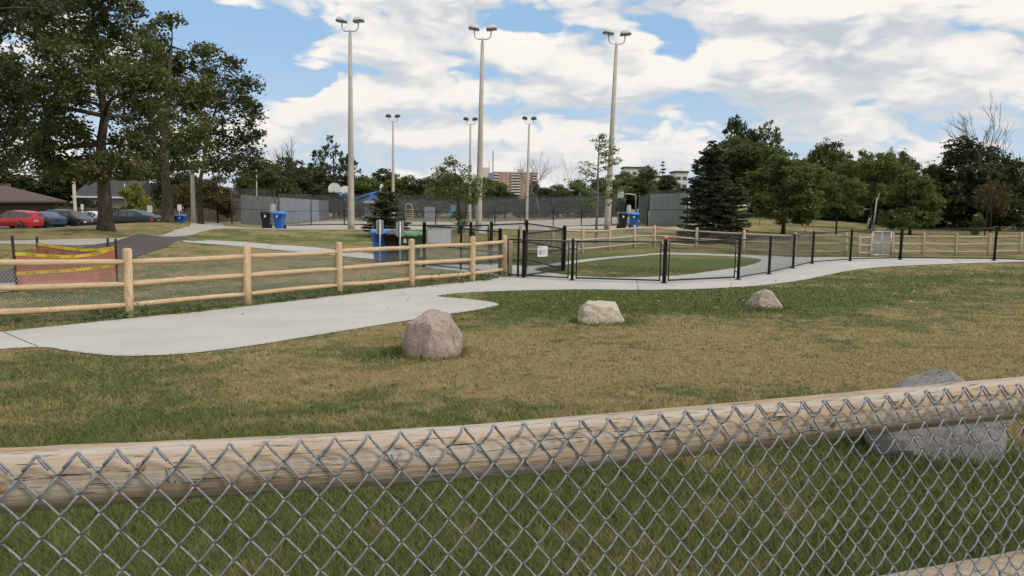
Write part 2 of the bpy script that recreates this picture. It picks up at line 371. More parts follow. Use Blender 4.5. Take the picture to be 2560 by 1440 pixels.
def inpoly(x, y, poly):
    r = np.zeros(np.shape(x), bool); n = len(poly)
    for i in range(n):
        x0, y0 = poly[i][:2]; x1, y1 = poly[(i + 1) % n][:2]
        if y0 == y1: continue
        r ^= ((y0 > y) != (y1 > y)) & (x < (x1 - x0) * (y - y0) / (y1 - y0) + x0)
    return r
def smoothpoly(pts, it=1):
    for _ in range(it):
        q = []
        for i in range(len(pts)):
            a = pts[i]; b = pts[(i + 1) % len(pts)]
            if (b - a).length < .3: q.append(a); continue
            q += [a * .8 + b * .2, a * .2 + b * .8]
        pts = q
    return pts
def sheet(name, outer, mat, dz, step, holes=(), smooth=1):
    """a slab draped on the terrain"""
    outer = [Vector((p[0], p[1])) for p in outer]
    if smooth: outer = smoothpoly(outer, smooth)
    holes = [smoothpoly([Vector((p[0], p[1])) for p in h], smooth) for h in holes]
    loops = [outer] + holes; vs = []; es = []
    for lp in loops:
        dense = []
        for i in range(len(lp)):
            a = lp[i]; b = lp[(i + 1) % len(lp)]; k = max(1, int((b - a).length / step))
            dense += [a.lerp(b, t / k) for t in range(k)]
        n = len(vs); vs += dense; es += [(n + i, n + (i + 1) % len(dense)) for i in range(len(dense))]
    xs = [p.x for p in outer]; ys = [p.y for p in outer]
    gx, gy = np.meshgrid(np.arange(min(xs), max(xs), step), np.arange(min(ys), max(ys), step)); gx = gx.ravel(); gy = gy.ravel()
    ok = inpoly(gx, gy, outer)
    for h in holes: ok &= ~inpoly(gx, gy, h)
    vs += [Vector((x, y)) for x, y in zip(gx[ok], gy[ok])]
    v2, _, f2, *_r2 = delaunay_2d_cdt(vs, es, [], 0, 1e-4)
    v2 = np.array([tuple(p) for p in v2]); f2 = np.array([f for f in f2 if len(f) == 3]); c = v2[f2].mean(1)
    ok = inpoly(c[:, 0], c[:, 1], outer)
    for h in holes: ok &= ~inpoly(c[:, 0], c[:, 1], h)
    f2 = f2[ok]
    a, b, cc = v2[f2[:, 0]], v2[f2[:, 1]], v2[f2[:, 2]]
    cr = (b[:, 0] - a[:, 0]) * (cc[:, 1] - a[:, 1]) - (b[:, 1] - a[:, 1]) * (cc[:, 0] - a[:, 0])
    f2[cr < 0] = f2[cr < 0][:, ::-1]
    z = HZ(v2[:, 0], v2[:, 1]) + dz
    o = link(name, np_mesh(name, np.c_[v2, z], f2, None, True), mat)
    HARD.append((outer, holes)); return o
HARD = []
def gp(*pix): return [G(a, b) for a, b in pix]

def concrete(name, col, dirt, streak=.0):
    m, T, b = newmat(name)
    pos = T.node('ShaderNodeNewGeometry').outputs['Position']
    n1 = T.noise(pos, .6, 5, .6); n2 = T.noise(pos, 7.0, 6, .65); n3 = T.noise(pos, 90.0, 3, .6)
    st = T.noise(T.vmath('MULTIPLY', pos, (4.0, 14.0, 1.0)).outputs[0], 1.0, 3)
    c = T.mix(T.mapr(n1, .3, .7), tuple(x * .92 for x in col), tuple(x * 1.06 for x in col))
    c = T.mix(T.mapr(n2, .5, .75, 0, .35), c, dirt); c = T.mix(T.mapr(n3, .5, .8, 0, .18), c, tuple(x * .6 for x in col))
    c = T.mix(T.mapr(st, .45, .7, 0, .16), c, tuple(x * .8 for x in col))
    T.put(b.inputs['Base Color'], c); b.inputs['Roughness'].default_value = .85; b.inputs['Specular IOR Level'].default_value = .25
    bn = T.node('ShaderNodeBump'); bn.inputs['Strength'].default_value = .15; bn.inputs['Distance'].default_value = .01
    T.put(bn.inputs['Height'], T.noise(pos, 120.0, 3)); T.l.new(bn.outputs[0], b.inputs['Normal'])
concrete('new_concrete', (.455, .44, .405), (.40, .37, .31)); concrete('old_concrete', (.40, .365, .315), (.29, .26, .21)); concrete('asphalt', (.084, .076, .072), (.13, .118, .108))
concrete('parking_asphalt', (.09, .088, .085), (.15, .14, .13))
plain('joint_dark', (.09, .085, .075), .9)

_front = [(-260, 905), (0, 874), (110, 868), (190, 882), (300, 893), (450, 888), (620, 868), (800, 838), (960, 812), (1100, 790), (1200, 775), (1252, 763), (1232, 756), (1180, 749), (1110, 744), (1086, 741),
          (1150, 733), (1300, 727), (1450, 724), (1600, 726), (1750, 724), (1900, 715), (2000, 703), (2060, 690), (2120, 677), (2200, 668), (2350, 661), (2560, 656), (2800, 655)]
_back = [(2800, 645), (2560, 646), (2300, 646), (2100, 644), (1900, 639), (1760, 634), (1640, 632), (1560, 640), (1420, 655), (1330, 668), (1245, 660), (1150, 658), (1060, 656), (1058, 669), (1180, 682), (1262, 694), (1180, 705), (1030, 720), (850, 739), (620, 767), (320, 797), (0, 831), (-260, 862)]
_isle = [(1330, 676), (1430, 690), (1520, 695), (1620, 694), (1710, 689), (1800, 676), (1880, 663), (1908, 652), (1890, 646), (1840, 641), (1740, 638), (1640, 636), (1560, 644), (1440, 660), (1350, 670)]
path_main = struct(sheet('concrete_path', gp(*_front, *_back), 'new_concrete', .012, .7, [gp(*_isle)]))
path_bins = struct(sheet('concrete_path', gp((440, 605), (500, 599), (640, 606), (760, 617), (900, 632), (985, 641), (1066, 653), (1066, 668), (1000, 657), (850, 641), (700, 626), (560, 613)), 'new_concrete', .016, .7))
struct(sheet('asphalt_path', gp((379, 589.5), (478, 589.5), (437, 611), (336, 643), (300, 662), (200, 687), (100, 705), (0, 713), (-260, 735), (-260, 700), (0, 682), (80, 660), (160, 635), (218, 615), (305, 602)), 'asphalt', .02, .7))
struct(sheet('concrete_path', gp((-260, 752), (0, 733), (150, 722), (250, 713), (262, 704), (150, 703), (0, 711), (-260, 730)), 'new_concrete', .024, .7))
struct(sheet('concrete_path', gp((-260, 608), (0, 603), (180, 599), (330, 595.5), (380, 589.8), (306, 602), (216, 615), (100, 612), (0, 610), (-260, 616)), 'old_concrete', .014, .8))
struct(sheet('concrete_path', gp((379, 589), (430, 577), (485, 564), (505, 558.5), (560, 562), (576, 567.5), (690, 566), (760, 563), (1000, 565), (1300, 565), (1560, 566), (1640, 569), (1640, 574), (1500, 574), (1000, 574.5), (760, 574), (600, 571.5), (545, 572), (500, 580), (478, 589)), 'old_concrete', .012, 1.0))
struct(sheet('ball_court', [P(690, 566, 71), P(760, 563.5, 75.5), P(1000, 565, 75.5), P(1300, 566, 75.5), P(1600, 568, 75.5), P(1590, 556, 106), P(1240, 554.5, 106), P(810, 551.5, 108)], 'old_concrete', .05, 1.5, smooth=0))
struct(sheet('parking_lot', [P(-300, 576, 60), P(40, 574, 59), P(250, 572, 54), P(420, 566, 53.5), P(470, 560, 60), P(420, 552, 85), P(-300, 560, 88)], 'parking_asphalt', .03, 1.5, smooth=0))
struct(sheet('gravel_path', gp((1650, 571), (1800, 578), (1870, 581), (1870, 575), (1800, 572.5), (1700, 568)), 'old_concrete', .02, 1.0))

def strip(name, a, b, w, dz, mat, parent):
    a = Vector(a); b = Vector(b); k = max(2, int((b - a).length / .4)); side = Vector((-(b - a).y, (b - a).x, 0)).normalized() * w / 2; m = MB()
    for i in range(k):
        q = [onground(a.lerp(b, t / k) + s * side, dz) for t, s in ((i, 1), (i, -1), (i + 1, -1), (i + 1, 1))]; m.quad(*q)
    return m.build(name, mat, parent)
for a, b in (((1590, 697), (1597, 725)), ((1088, 741), (872, 737)), ((2092, 669), (2170, 672)), ((1830, 707), (1826, 720)), ((2380, 648), (2398, 659)), ((10, 832), (95, 868))):
    strip('joint', G(*a), G(*b), .012, .018, 'joint_dark', path_main)
for a, b in (((690, 610), (668, 622)), ((850, 626), (820, 638))): strip('joint', G(*a), G(*b), .02, .022, 'joint_dark', path_bins)

# ------------------------------------------------------------------ grass blades in front (nobody could count them)
def blades():
    n = 640000
    px = RNG.uniform(-380, 2940, n); inv = RNG.uniform(0, 1, n) ** 1.15
    d = 1 / (1 / 26.0 + (1 / 3.1 - 1 / 26.0) * (1 - inv))
    d = np.where(RNG.uniform(0, 1, n) < .45, 2.9 + 24 * RNG.uniform(0, 1, n) ** 1.8, d)
    x = (px - 1280) / F * d; y = d
    ok = np.ones(n, bool)
    jx = x + RNG.normal(0, .045, n); jy = y + RNG.normal(0, .06, n)
    for o, hs in HARD:
        i = inpoly(jx, jy, o)
        for h in hs: i &= ~inpoly(jx, jy, h)
        ok &= ~i
    x = x[ok]; y = y[ok]; d = d[ok]; n = len(x); z = HZ(x, y); g = GREEN(x, y)
    h = RNG.uniform(.012, .034, n) * (1 + 1.1 * np.clip(g - .4, 0, 1)) * (1 + .7 / (1 + np.exp((d - 6) / .4)))
    for c, r, a in ZONES[11:16]: h *= 1 + 1.6 * np.exp(-((x - c.x) ** 2 + (y - c.y) ** 2) / r ** 2)
    w = np.maximum(.0022, .00052 * d) * RNG.uniform(.7, 1.4, n)
    a = RNG.uniform(0, 2 * np.pi, n); lean = RNG.uniform(.4, 1.9, n) * h; b = RNG.uniform(0, 2 * np.pi, n)
    v = np.empty((n, 3, 3))
    v[:, 0] = np.c_[x - np.cos(a) * w, y - np.sin(a) * w, z - .004]; v[:, 1] = np.c_[x + np.cos(a) * w, y + np.sin(a) * w, z - .004]
    v[:, 2] = np.c_[x + np.cos(b) * lean, y + np.sin(b) * lean, z + h]
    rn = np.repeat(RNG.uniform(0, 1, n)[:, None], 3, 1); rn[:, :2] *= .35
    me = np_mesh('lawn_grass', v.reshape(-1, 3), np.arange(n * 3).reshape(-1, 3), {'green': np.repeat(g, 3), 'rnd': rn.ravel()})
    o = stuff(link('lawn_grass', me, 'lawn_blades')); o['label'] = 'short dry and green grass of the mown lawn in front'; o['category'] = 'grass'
blades()

def fallen_leaves():
    n = 700; px = RNG.uniform(-100, 2660, n); d = RNG.uniform(15, 46, n); x = (px - 1280) / F * d; y = d; z = HZ(x, y) + .02; s = RNG.uniform(.02, .045, n); a = RNG.uniform(0, 6.28, n); t = RNG.uniform(-.4, .4, n)
    c, q = np.cos(a) * s, np.sin(a) * s; v = np.stack([np.c_[x - c, y - q, z], np.c_[x + q * .6, y - c * .6, z + t * s], np.c_[x + c, y + q, z + .01], np.c_[x - q * .6, y + c * .6, z - t * s * .3 + .012]], 1).reshape(-1, 3)
    plain('dry_leaf', (.42, .34, .22), .8, .4, 30); o = stuff(link('fallen_leaves', np_mesh('fallen_leaves', v, np.arange(n * 4).reshape(-1, 4)), 'dry_leaf')); o['label'] = 'pale dry leaves scattered over the lawn and paths'; o['category'] = 'leaves'
fallen_leaves()

# ------------------------------------------------------------------ fence materials
wood('weathered_pine', (.36, .255, .165), (.51, .40, .29), grey=(.48, .43, .38), knot=(.16, .08, .04))
wood('new_cedar', (.53, .355, .20), (.66, .49, .31), knot=(.25, .1, .04), grain=.6)
wood('aged_cedar', (.42, .31, .20), (.56, .44, .31), grain=.6, grey=(.46, .42, .36))
plain('galvanised_wire', (.25, .26, .28), .6, .3, 60, .25, dirt=((.12, .12, .125), .7))
plain('galvanised_mesh', (.42, .43, .44), .5, .1, 5, .4)
plain('black_coat', (.012, .012, .013), .45, .3, 8, spec=.5)
plain('black_mesh', (.016, .016, .018), .5, .2, 5)
plain('grey_mesh', (.16, .168, .175), .6, .15, 5)

def chain_net(p0, p1, h, pitch, r, z0=.04, m=1.15):
    """straight-wire chain link between two ground points, as arrays"""
    p0 = np.array(p0); p1 = np.array(p1); L = np.linalg.norm((p1 - p0)[:2]); A = []; B = []
    k0 = int(-h / m / pitch) - 1
    for k in range(k0, int(L / pitch) + 2):
        for sg in (1, -1):
            s0 = k * pitch if sg == 1 else L - k * pitch
            t0, t1 = 0.0, h
            lo, hi = ((0 - s0) * m, (L - s0) * m) if sg == 1 else ((s0 - L) * m, (s0 - 0) * m)
            t0 = max(t0, lo); t1 = min(t1, hi)
            if t1 - t0 < .01: continue
            A.append((s0 + sg * t0 / m, t0)); B.append((s0 + sg * t1 / m, t1))
    if not A: return np.zeros((0, 3)), np.zeros((0, 4), int)
    A = np.array(A); B = np.array(B); e = (p1 - p0) / L; nrm = np.array([-e[1], e[0], 0])
    q = lambda S: p0[None] + S[:, :1] * e[None] + np.c_[np.zeros((len(S), 2)), S[:, 1] + z0]
    a, b = q(A), q(B); t = (b - a); t /= np.linalg.norm(t, axis=1)[:, None]; w = np.cross(t, nrm[None])
    o3 = [nrm[None] * r, -nrm[None] * r * .5 + w * r * .87, -nrm[None] * r * .5 - w * r * .87]
    v = np.stack([a + o for o in o3] + [b + o for o in o3], 1).reshape(-1, 3)
    i = np.arange(len(a))[:, None] * 6
    f = np.concatenate([i + np.array([[0, 1, 4, 3]]), i + np.array([[1, 2, 5, 4]]), i + np.array([[2, 0, 3, 5]])])
    return v, f
def net(root, p0, p1, h, pitch, r, mat, z0=.04, parent=None, shift=(0, 0, 0)):
    v, f = chain_net(Vector(p0) + Vector(shift), Vector(p1) + Vector(shift), h, pitch, r, z0)
    return stuff(link('chain_link_mesh', np_mesh('chain_link_mesh', v - np.array(root.location)[None], f), mat, parent or root))
def post_profile(r, h, dome=.05): return [(r * 1.04, -.25), (r * 1.02, .3 * h), (r, h - dome), (r * .86, h - dome * .35), (r * .5, h - .006), (0.001, h)]
def timber(m, a, b, r, n=10, wob=.012, seed=0, ends=.7):
    rr = random.Random(seed); a = Vector(a); b = Vector(b); k = 9; pts = []; rad = []
    sag = Vector((rr.uniform(-wob, wob), rr.uniform(-wob, wob), rr.uniform(-wob * 1.6, wob)))
    for i in range(k + 1):
        t = i / k; e = min(t, 1 - t) * (b - a).length
        pts.append(a.lerp(b, t) + sag * math.sin(math.pi * t) + Vector((0, 0, rr.uniform(-.25, .25) * wob)))
        rad.append(r * (ends if i in (0, k) else 1) * rr.uniform(.93, 1.05) * (1 - .1 * t))
    m.tube(pts, rad, n, u0=rr.random(), v0=rr.uniform(0, 30))
def wood_fence(root, pts, ph, heights, rp, rr_, mat, meshmat='galvanised_mesh', pitch=.066, wire=.0030, skip=(), posts=True):
    o = root.location
    for i, p in enumerate(pts):
        m = MB(); m.lathe(post_profile(rp * random.uniform(.95, 1.08), ph + random.uniform(-.02, .03)), (0, 0, 0), 12)
        pst = m.build('post', mat, root); pst.location = p - o; pst.rotation_euler = (random.uniform(-.012, .012), random.uniform(-.012, .012), random.uniform(0, 6))
    for i in range(len(pts) - 1):
        if i in skip: continue
        a, b = pts[i], pts[i + 1]
        for k, hgt in enumerate(heights):
            m = MB(o); timber(m, a + Vector((0, 0, hgt)), b + Vector((0, 0, hgt + random.uniform(-.02, .02))), rr_ * random.uniform(.93, 1.06), seed=i * 7 + k + int(rp * 1000)); m.build('rail', mat, root)
        away = Vector((-(b - a).y, (b - a).x, 0)).normalized() * (rr_ + .02)
        if away.y < 0: away = -away
        net(root, a, b, heights[0] + .02, pitch, wire, meshmat, .03, shift=away)

# ------------------------------------------------------------------ 1. fence right in front of the viewer
FA = [Vector((-2.36, 1.11, 0)), Vector((-1.0165, 1.505, 0)), Vector((.007, 1.806, 0)), Vector((1.595, 2.369, 0)), Vector((3.3, 2.97, 0))]
front = thing('chain_link_fence', 'weathered log rail fence with galvanised chain link mesh right in front of the viewer', 'fence', (0.007, 1.806, 0))
FO = front.location
for zc, rr_, sd in ((1.267, .063, 3), (.705, .060, 5), (.17, .058, 8)):
    m = MB(FO); pts = []; rad = []; rnd = random.Random(sd)
    for i in range(4):
        for k in range(20):
            t = k / 20; q = FA[i].lerp(FA[i + 1], t); w = i * 20 + k
            pts.append(q + Vector((0, .004 * math.sin(w * .21 + sd), zc + .006 * math.sin(w * .13 + sd * 2)))); rad.append(rr_ * (1 + .03 * math.sin(w * .27 + sd) + .014 * rnd.uniform(-1, 1)))
    m.tube(pts, rad, 28, v0=sd * 3.1); m.build('rail', 'weathered_pine', front)
for q in (FA[0].lerp(FA[1], .15), FA[3].lerp(FA[4], .22), FA[4]):
    m = MB(); m.lathe(post_profile(.07, 1.36), (0, 0, 0), 20); o = m.build('post', 'weathered_pine', front); o.location = q + Vector((-.045, .15, 0)) - FO
HP, VP, WR = .0352, .0415, .0025           # half pitch across, half pitch down, wire radius
def woven(par):
    m = MB(); pts = []; J = 31; a = .0042
    xi = lambda j: 0 if (par + j) % 2 == 0 else 1
    # knuckled end at the top
    s = 1 if xi(1) > xi(0) else -1; x0 = xi(0) * HP
    pts += [Vector((x0 - s * .023, -a * 1.8 - .003, -.0245)), Vector((x0 - s * .012, -a * 1.6, -.0125)), Vector((x0 - s * .004, -a, -.001)), Vector((x0, 0, .0028)), Vector((x0 + s * .004, a, -.002))]
    for j in range(J):
        xa, xb = xi(j) * HP, xi(j + 1) * HP; za, zb = -j * VP, -(j + 1) * VP
        y = -a if xb < xa else a; over = .0016 if xb > xa else -.0016
        for t in (.14, .34, .66, .86): pts.append(Vector((xa + (xb - xa) * t, y * (1.25 if .2 < t < .8 else 1), za + (zb - za) * t - (.0022 * math.sin(math.pi * t) if y < 0 else 0))))
        pts.append(Vector((xb + over, 0, zb)))
    m.tube(pts, WR, 6, u0=0); me = m.mesh('wire'); me.materials.append(MATS['galvanised_wire']); return me
WME = [woven(0), woven(1)]
fabric = bpy.data.objects.new('chain_link_mesh', None); COL.objects.link(fabric); fabric.parent = front; fabric.empty_display_size = .1
cum = 0.0; k = 0; spans = []
for i in range(4): L = (FA[i + 1] - FA[i]).length; spans.append((cum, L, FA[i], FA[i + 1])); cum += L
PH0 = .0085
while True:
    s = k * HP + PH0
    sp_ = next((q for q in spans if q[0] <= s < q[0] + q[1]), None)
    if sp_ is None: break
    c0, L, a, b = sp_; q = a.lerp(b, (s - c0) / L); e = (b - a).normalized(); nn = Vector((e.y, -e.x, 0))
    o = link('wire', WME[k % 2], None, fabric)
    o.location = q + nn * .0735 + Vector((0, 0, 1.3385 + .003 * math.sin(k * .31))) - FO
    o.rotation_euler = (random.uniform(-.004, .004), random.uniform(-.006, .006), math.atan2(e.y, e.x)); k += 1
for px, py in ((430, 1186), (990, 1150), (1530, 1112), (1937, 1080), (2296, 1034)):
    t = (px - 0) / 2560; d = np.interp(px, (0, 1280, 2560), (1.50, 1.79, 2.35)) - .004
    c = P(px, py, d); m = MB(FO); rnd = random.Random(px)
    for sgn in (1, -1):
        m.tube([c + Vector((sgn * .006 + rnd.uniform(-.003, .003), .05, .02)), c + Vector((sgn * .009, -.002, .012)), c + Vector((0, -.010, 0)), c + Vector((-sgn * .008, -.006, -.010)), c + Vector((-sgn * .005, .002, -.017))], .0016, 6)
    m.build('wire_tie', 'galvanised_wire', front)

def on_rail(px, py):
    """point of the top rail's near surface seen at a pixel, with its outward direction"""
    a = P(px, py, 1) - CAM
    for t in np.arange(1.2, 3.0, .0015):
        q = CAM + a * t
        for i in range(4):
            e = FA[i + 1] - FA[i]; u = (q - FA[i]).to_2d().dot(e.to_2d()) / e.to_2d().length_squared
            if 0 <= u <= 1:
                c = FA[i] + e * u + Vector((0, 0, 1.267)); w = q - c; w -= e.normalized() * w.dot(e.normalized())
                if w.length < .0645: return q, w.normalized()
    return None, None
plain('knot_wood', (.27, .175, .11), .8, .4, 60); plain('crack_dark', (.05, .035, .025), .9)
for px, py, r in ((350, 1167, .011), (2, 1218, .014), (878, 1192, .009), (1243, 1134, .011), (1690, 1108, .008), (2085, 1062, .008)):
    q, w = on_rail(px, py)
    if q is not None: m = MB(FO); r *= .72; m.lathe([(r * 1.25, -.006), (r * 1.15, -.0006), (r * .7, -.0011), (r * .45, -.0002), (.0005, -.0006)], q, 14, axis=w); m.build('knot', 'knot_wood', front)
for line in (((1290, 1103), (1340, 1101), (1400, 1097), (1450, 1094), (1505, 1092)), ((1120, 1112), (1160, 1110), (1205, 1108)), ((1600, 1082), (1650, 1078), (1700, 1075)), ((470, 1200), (520, 1196), (560, 1195)), ((1900, 1046), (1950, 1041), (1985, 1039)), ((120, 1190), (165, 1187), (230, 1184))):
    pts = [on_rail(*k)[0] for k in line]
    if all(k is not None for k in pts): m = MB(FO); m.tube(pts, [.0004] + [.0016] * (len(pts) - 2) + [.0004], 5); m.build('drying_crack', 'crack_dark', front)

# ------------------------------------------------------------------ 2. new cedar rail fence on the left
LP_ = [P(-30, 828, 12.9), P(322, 794, 14.8), P(618, 762, 16.9), P(848, 736, 19.06), P(1029, 718, 20.6), P(1180, 703, 22.4), P(1260, 692, 24.2)]
LP_ = [onground(p) for p in LP_]; LP_.insert(0, onground(LP_[0] + (LP_[0] - LP_[1])))
left_fence = thing('post_and_rail_fence', 'new orange cedar post and rail fence along the concrete path on the left', 'fence', LP_[2])
wood_fence(left_fence, LP_, 1.3, (1.06, .64, .235), .085, .057, 'new_cedar', pitch=.062)
m = MB(); m.lathe(post_profile(.075, 1.12), (0, 0, 0), 12); o = m.build('post', 'new_cedar', left_fence); o.location = base_at(1274, 690, 24.25) - left_fence.location

# ------------------------------------------------------------------ 3. aged cedar fence across the back of the run
BPX = [(1300, 648, 31), (1380, 641, 33), (1455, 635, 34.9), (1522, 628, 38.4), (1585, 620, 40.3), (1635, 617, 42.5), (1740, 625, 42.5), (1858, 633, 41), (1985, 640, 40), (2113, 640, 39)]
BK = [base_at(*q) for q in BPX]
back_fence = thing('post_and_rail_fence', 'aged cedar rail fence running behind the green grass island', 'fence', BK[4])
wood_fence(back_fence, BK, 1.2, (1.02, .62, .22), .08, .05, 'aged_cedar', pitch=.09, wire=.0024)
BK2 = [base_at(*q) for q in ((2228, 641, 40.5), (2306, 638, 42), (2388, 638, 42.2), (2470, 638, 42.5), (2548, 637, 43), (2630, 636, 43.2), (2712, 636, 43.5))]
right_fence = thing('post_and_rail_fence', 'pale weathered rail fence on the far right, right of the grey gate', 'fence', BK2[0])
wood_fence(right_fence, BK2, 1.2, (1.0, .6, .2), .08, .05, 'aged_cedar', pitch=.09, wire=.0024)
BK3 = [base_at(*q) for q in ((2113, 640, 39), (2146, 642, 38), (2174, 642, 38.6))]
nook = thing('post_and_rail_fence', 'short bent rail fence nook just left of the grey mesh gate', 'fence', BK3[1])
wood_fence(nook, BK3[1:], 1.1, (.95, .58, .2), .075, .05, 'aged_cedar', pitch=.09, wire=.0024)
for k, hgt in enumerate((.95, .58, .2)):
    m = MB(nook.location); timber(m, BK3[0] + Vector((0, 0, hgt + .06)), BK3[1] + Vector((0, 0, hgt)), .05, seed=k); m.build('rail', 'aged_cedar', nook)

def tube_frame(m, pts, r, n=8):
    for a, b in zip(pts, pts[1:] + pts[:1]): m.tube([a, b], r, n)
def gate(root, a, b, h, z0, r, mat, meshmat, pitch, wire, name='gate', mid=True, brace=True, rm=None):
    g = bpy.data.objects.new(name, None); COL.objects.link(g); g.parent = root; g.location = a - root.location; O = Vector(a)
    up0, up1 = Vector((0, 0, z0)), Vector((0, 0, z0 + h)); m = MB(O)
    tube_frame(m, [a + up0, b + up0, b + up1, a + up1], r)
    if brace: m.tube([a + (up0 + up1) / 2, b + (up0 + up1) / 2], r * .8, 8)
    if mid: m.tube([(a + b) / 2 + up0, (a + b) / 2 + up1], r * .6, 8)
    m.build('frame', mat, g)
    v, f = chain_net(a, b, h, pitch, wire, z0); stuff(link('chain_link_mesh', np_mesh('chain_link_mesh', v - np.array(O)[None], f), meshmat, g))
    for q in (.2, .8):
        m = MB(O); c = a + Vector((0, 0, z0 + h * q)); m.lathe([(r * 1.9, -.035), (r * 1.9, .035)], c, 10); m.build('hinge', mat, g)
    m = MB(O); c = b + Vector((0, 0, z0 + h * .62)); m.box(c, (.05, .05, .12)); m.bar(c, c + (b - a).normalized() * .12, .02, .03); m.build('latch', mat, g)
    return g
plain('bare_steel', (.48, .49, .5), .4, .1, 6, .5)
ga, gb = base_at(2178, 642, 39.6), base_at(2224, 640, 40.4)
gg = thing('swing_gate', 'grey steel framed mesh gate between the two pale rail fences', 'gate', ga)
gt = gate(gg, ga, gb, 1.2, .03, .03, 'bare_steel', 'galvanised_mesh', .06, .0055)

# ------------------------------------------------------------------ 4. low black chain link fence along the curved path
BF = [(1268, 690, 24.0), (1430, 702, 23.2), (1660, 709, 21.9), (1845, 700, 22.7), (1922, 687, 24.9), (1982, 672, 27.6), (2030, 660, 29.4), (2125, 653, 30.3), (2250, 650, 30.2), (2485, 652, 28), (2720, 655, 26)]
BF = [base_at(*q) for q in BF]
black = thing('chain_link_fence', 'low black chain link fence following the curved concrete path', 'fence', BF[2])
O = black.location
for i, p in enumerate(BF):
    if i:
        m = MB(); thick = .058 if i in (2, 8) else .045
        m.lathe([(thick, 0), (thick, 1.2), (thick * 1.12, 1.2), (thick * 1.12, 1.225), (thick * .6, 1.245), (.001, 1.25)], (0, 0, 0), 14); o = m.build('post', 'black_coat', black); o.location = p - O
        m = MB(); m.lathe([(.095, 0), (.095, .012), (.07, .03)], (0, 0, .012), 12); m.build('base_plate', 'black_coat', o)
    if i + 1 < len(BF):
        q = BF[i + 1]; u = (q - p).normalized(); up = Vector((0, 0, 1))
        a, b = (p + u * (.13 if i else .02), q - u * .13) if i < 3 else (p, q)
        for nm, hgt in (('top_rail', 1.17), ('bottom_rail', .09)):
            m = MB(O); m.tube([a + up * hgt, b + up * hgt], .023 if i < 3 else .02, 8); m.build(nm, 'black_coat', black)
        if i < 3:
            for e in (a, b): m = MB(O); m.tube([e + up * .06, e + up * 1.19], .02, 8); m.build('upright', 'black_coat', black)
            for e, w in ((a, p), (b, q)):
                for hgt in (.25, .95): m = MB(O); m.bar(e + up * hgt, w + up * hgt, .03, .03); m.build('clamp', 'black_coat', black)
        net(black, a, b, 1.13, .066, .0023, 'black_mesh', .06)
plain('faded_red', (.62, .16, .11), .6)
m = MB(); m.lathe([(.062, 0), (.066, .05), (.045, .085), (.001, .095)], (0, 0, 1.245), 12); o = m.build('post_cap', 'faded_red', black); o.location = BF[2] - O; o['label'] = 'faded red plastic cap on the nearest black post'

# ------------------------------------------------------------------ 5. black entrance pen with gates
VA, VB, VD, VC, VE, VH, VG, VF, VJ = [base_at(*q) for q in ((1060, 667, 25.8), (1152, 671, 25.2), (1249, 680, 24.4), (1176, 664, 26.3), (1227, 662, 26.6), (1315, 660, 27.6), (1409, 667, 25.3), (1309, 681, 23.9), (1295, 676, 24.1))]
pen = thing('entrance_pen', 'black chain link entrance pen with gates behind the cedar fence corner', 'pen', VA)
O = pen.location; up = Vector((0, 0, 1)); HV = 1.4
for p, t in ((VA, .06), (VB, .035), (VD, .055), (VC, .055), (VE, .055), (VH, .05), (VG, .06), (VF, .058), (VJ, .035)):
    m = MB(); m.lathe([(t, 0), (t, HV + .03), (t * 1.1, HV + .03), (t * .9, HV + .07), (.001, HV + .085)], (0, 0, 0), 14); o = m.build('post', 'black_coat', pen); o.location = p - O
for a, b in ((VA, VB), (VB, VD), (VA, VC), (VE, VH), (VH, VG)):
    for nm, hgt in (('top_rail', 1.36), ('middle_rail', .72), ('bottom_rail', .08)):
        if nm == 'middle_rail' and b is VC: continue
        m = MB(O); m.tube([a + up * hgt, b + up * hgt], .024, 8); m.build(nm, 'black_coat', pen)
    net(pen, a, b, 1.3, .066, .0026, 'black_mesh', .06)
u = (VE - VC).normalized(); g1 = gate(pen, VC + u * .1, VE - u * .1, 1.28, .07, .026, 'black_coat', 'black_mesh', .064, .0023, mid=False)
u = (VG - VF).normalized(); g2 = gate(pen, VF + u * .1, VG - u * .1, 1.28, .07, .026, 'black_coat', 'black_mesh', .064, .0023, mid=False)
plain('sign_white', (.72, .74, .74), .4, .04); plain('sign_ink', (.03, .04, .07), .5); plain('sign_blue', (.05, .06, .16), .5); plain('sign_back', (.26, .265, .27), .45, .12, 4, .5)
def rounded(w, h, r, n=5):
    pts = []
    for cx, cy, a0 in ((w / 2 - r, h / 2 - r, 0), (-w / 2 + r, h / 2 - r, 90), (-w / 2 + r, -h / 2 + r, 180), (w / 2 - r, -h / 2 + r, 270)):
        for i in range(n + 1): a = math.radians(a0 + 90 * i / n); pts.append((cx + r * math.cos(a), cy + r * math.sin(a)))
    return pts
def plate(name, c, ex, ez, w, h, r, th, mat, parent, O):
    """flat board: centre c, right vector ex, up ez, thickness towards the viewer side"""
    ex = Vector(ex).normalized(); ez = Vector(ez).normalized(); nn = ex.cross(ez); m = MB(O)
    m.extrude([Vector(c) + ex * x + ez * y for x, y in rounded(w, h, r)], nn * th); return m.build(name, mat, parent)
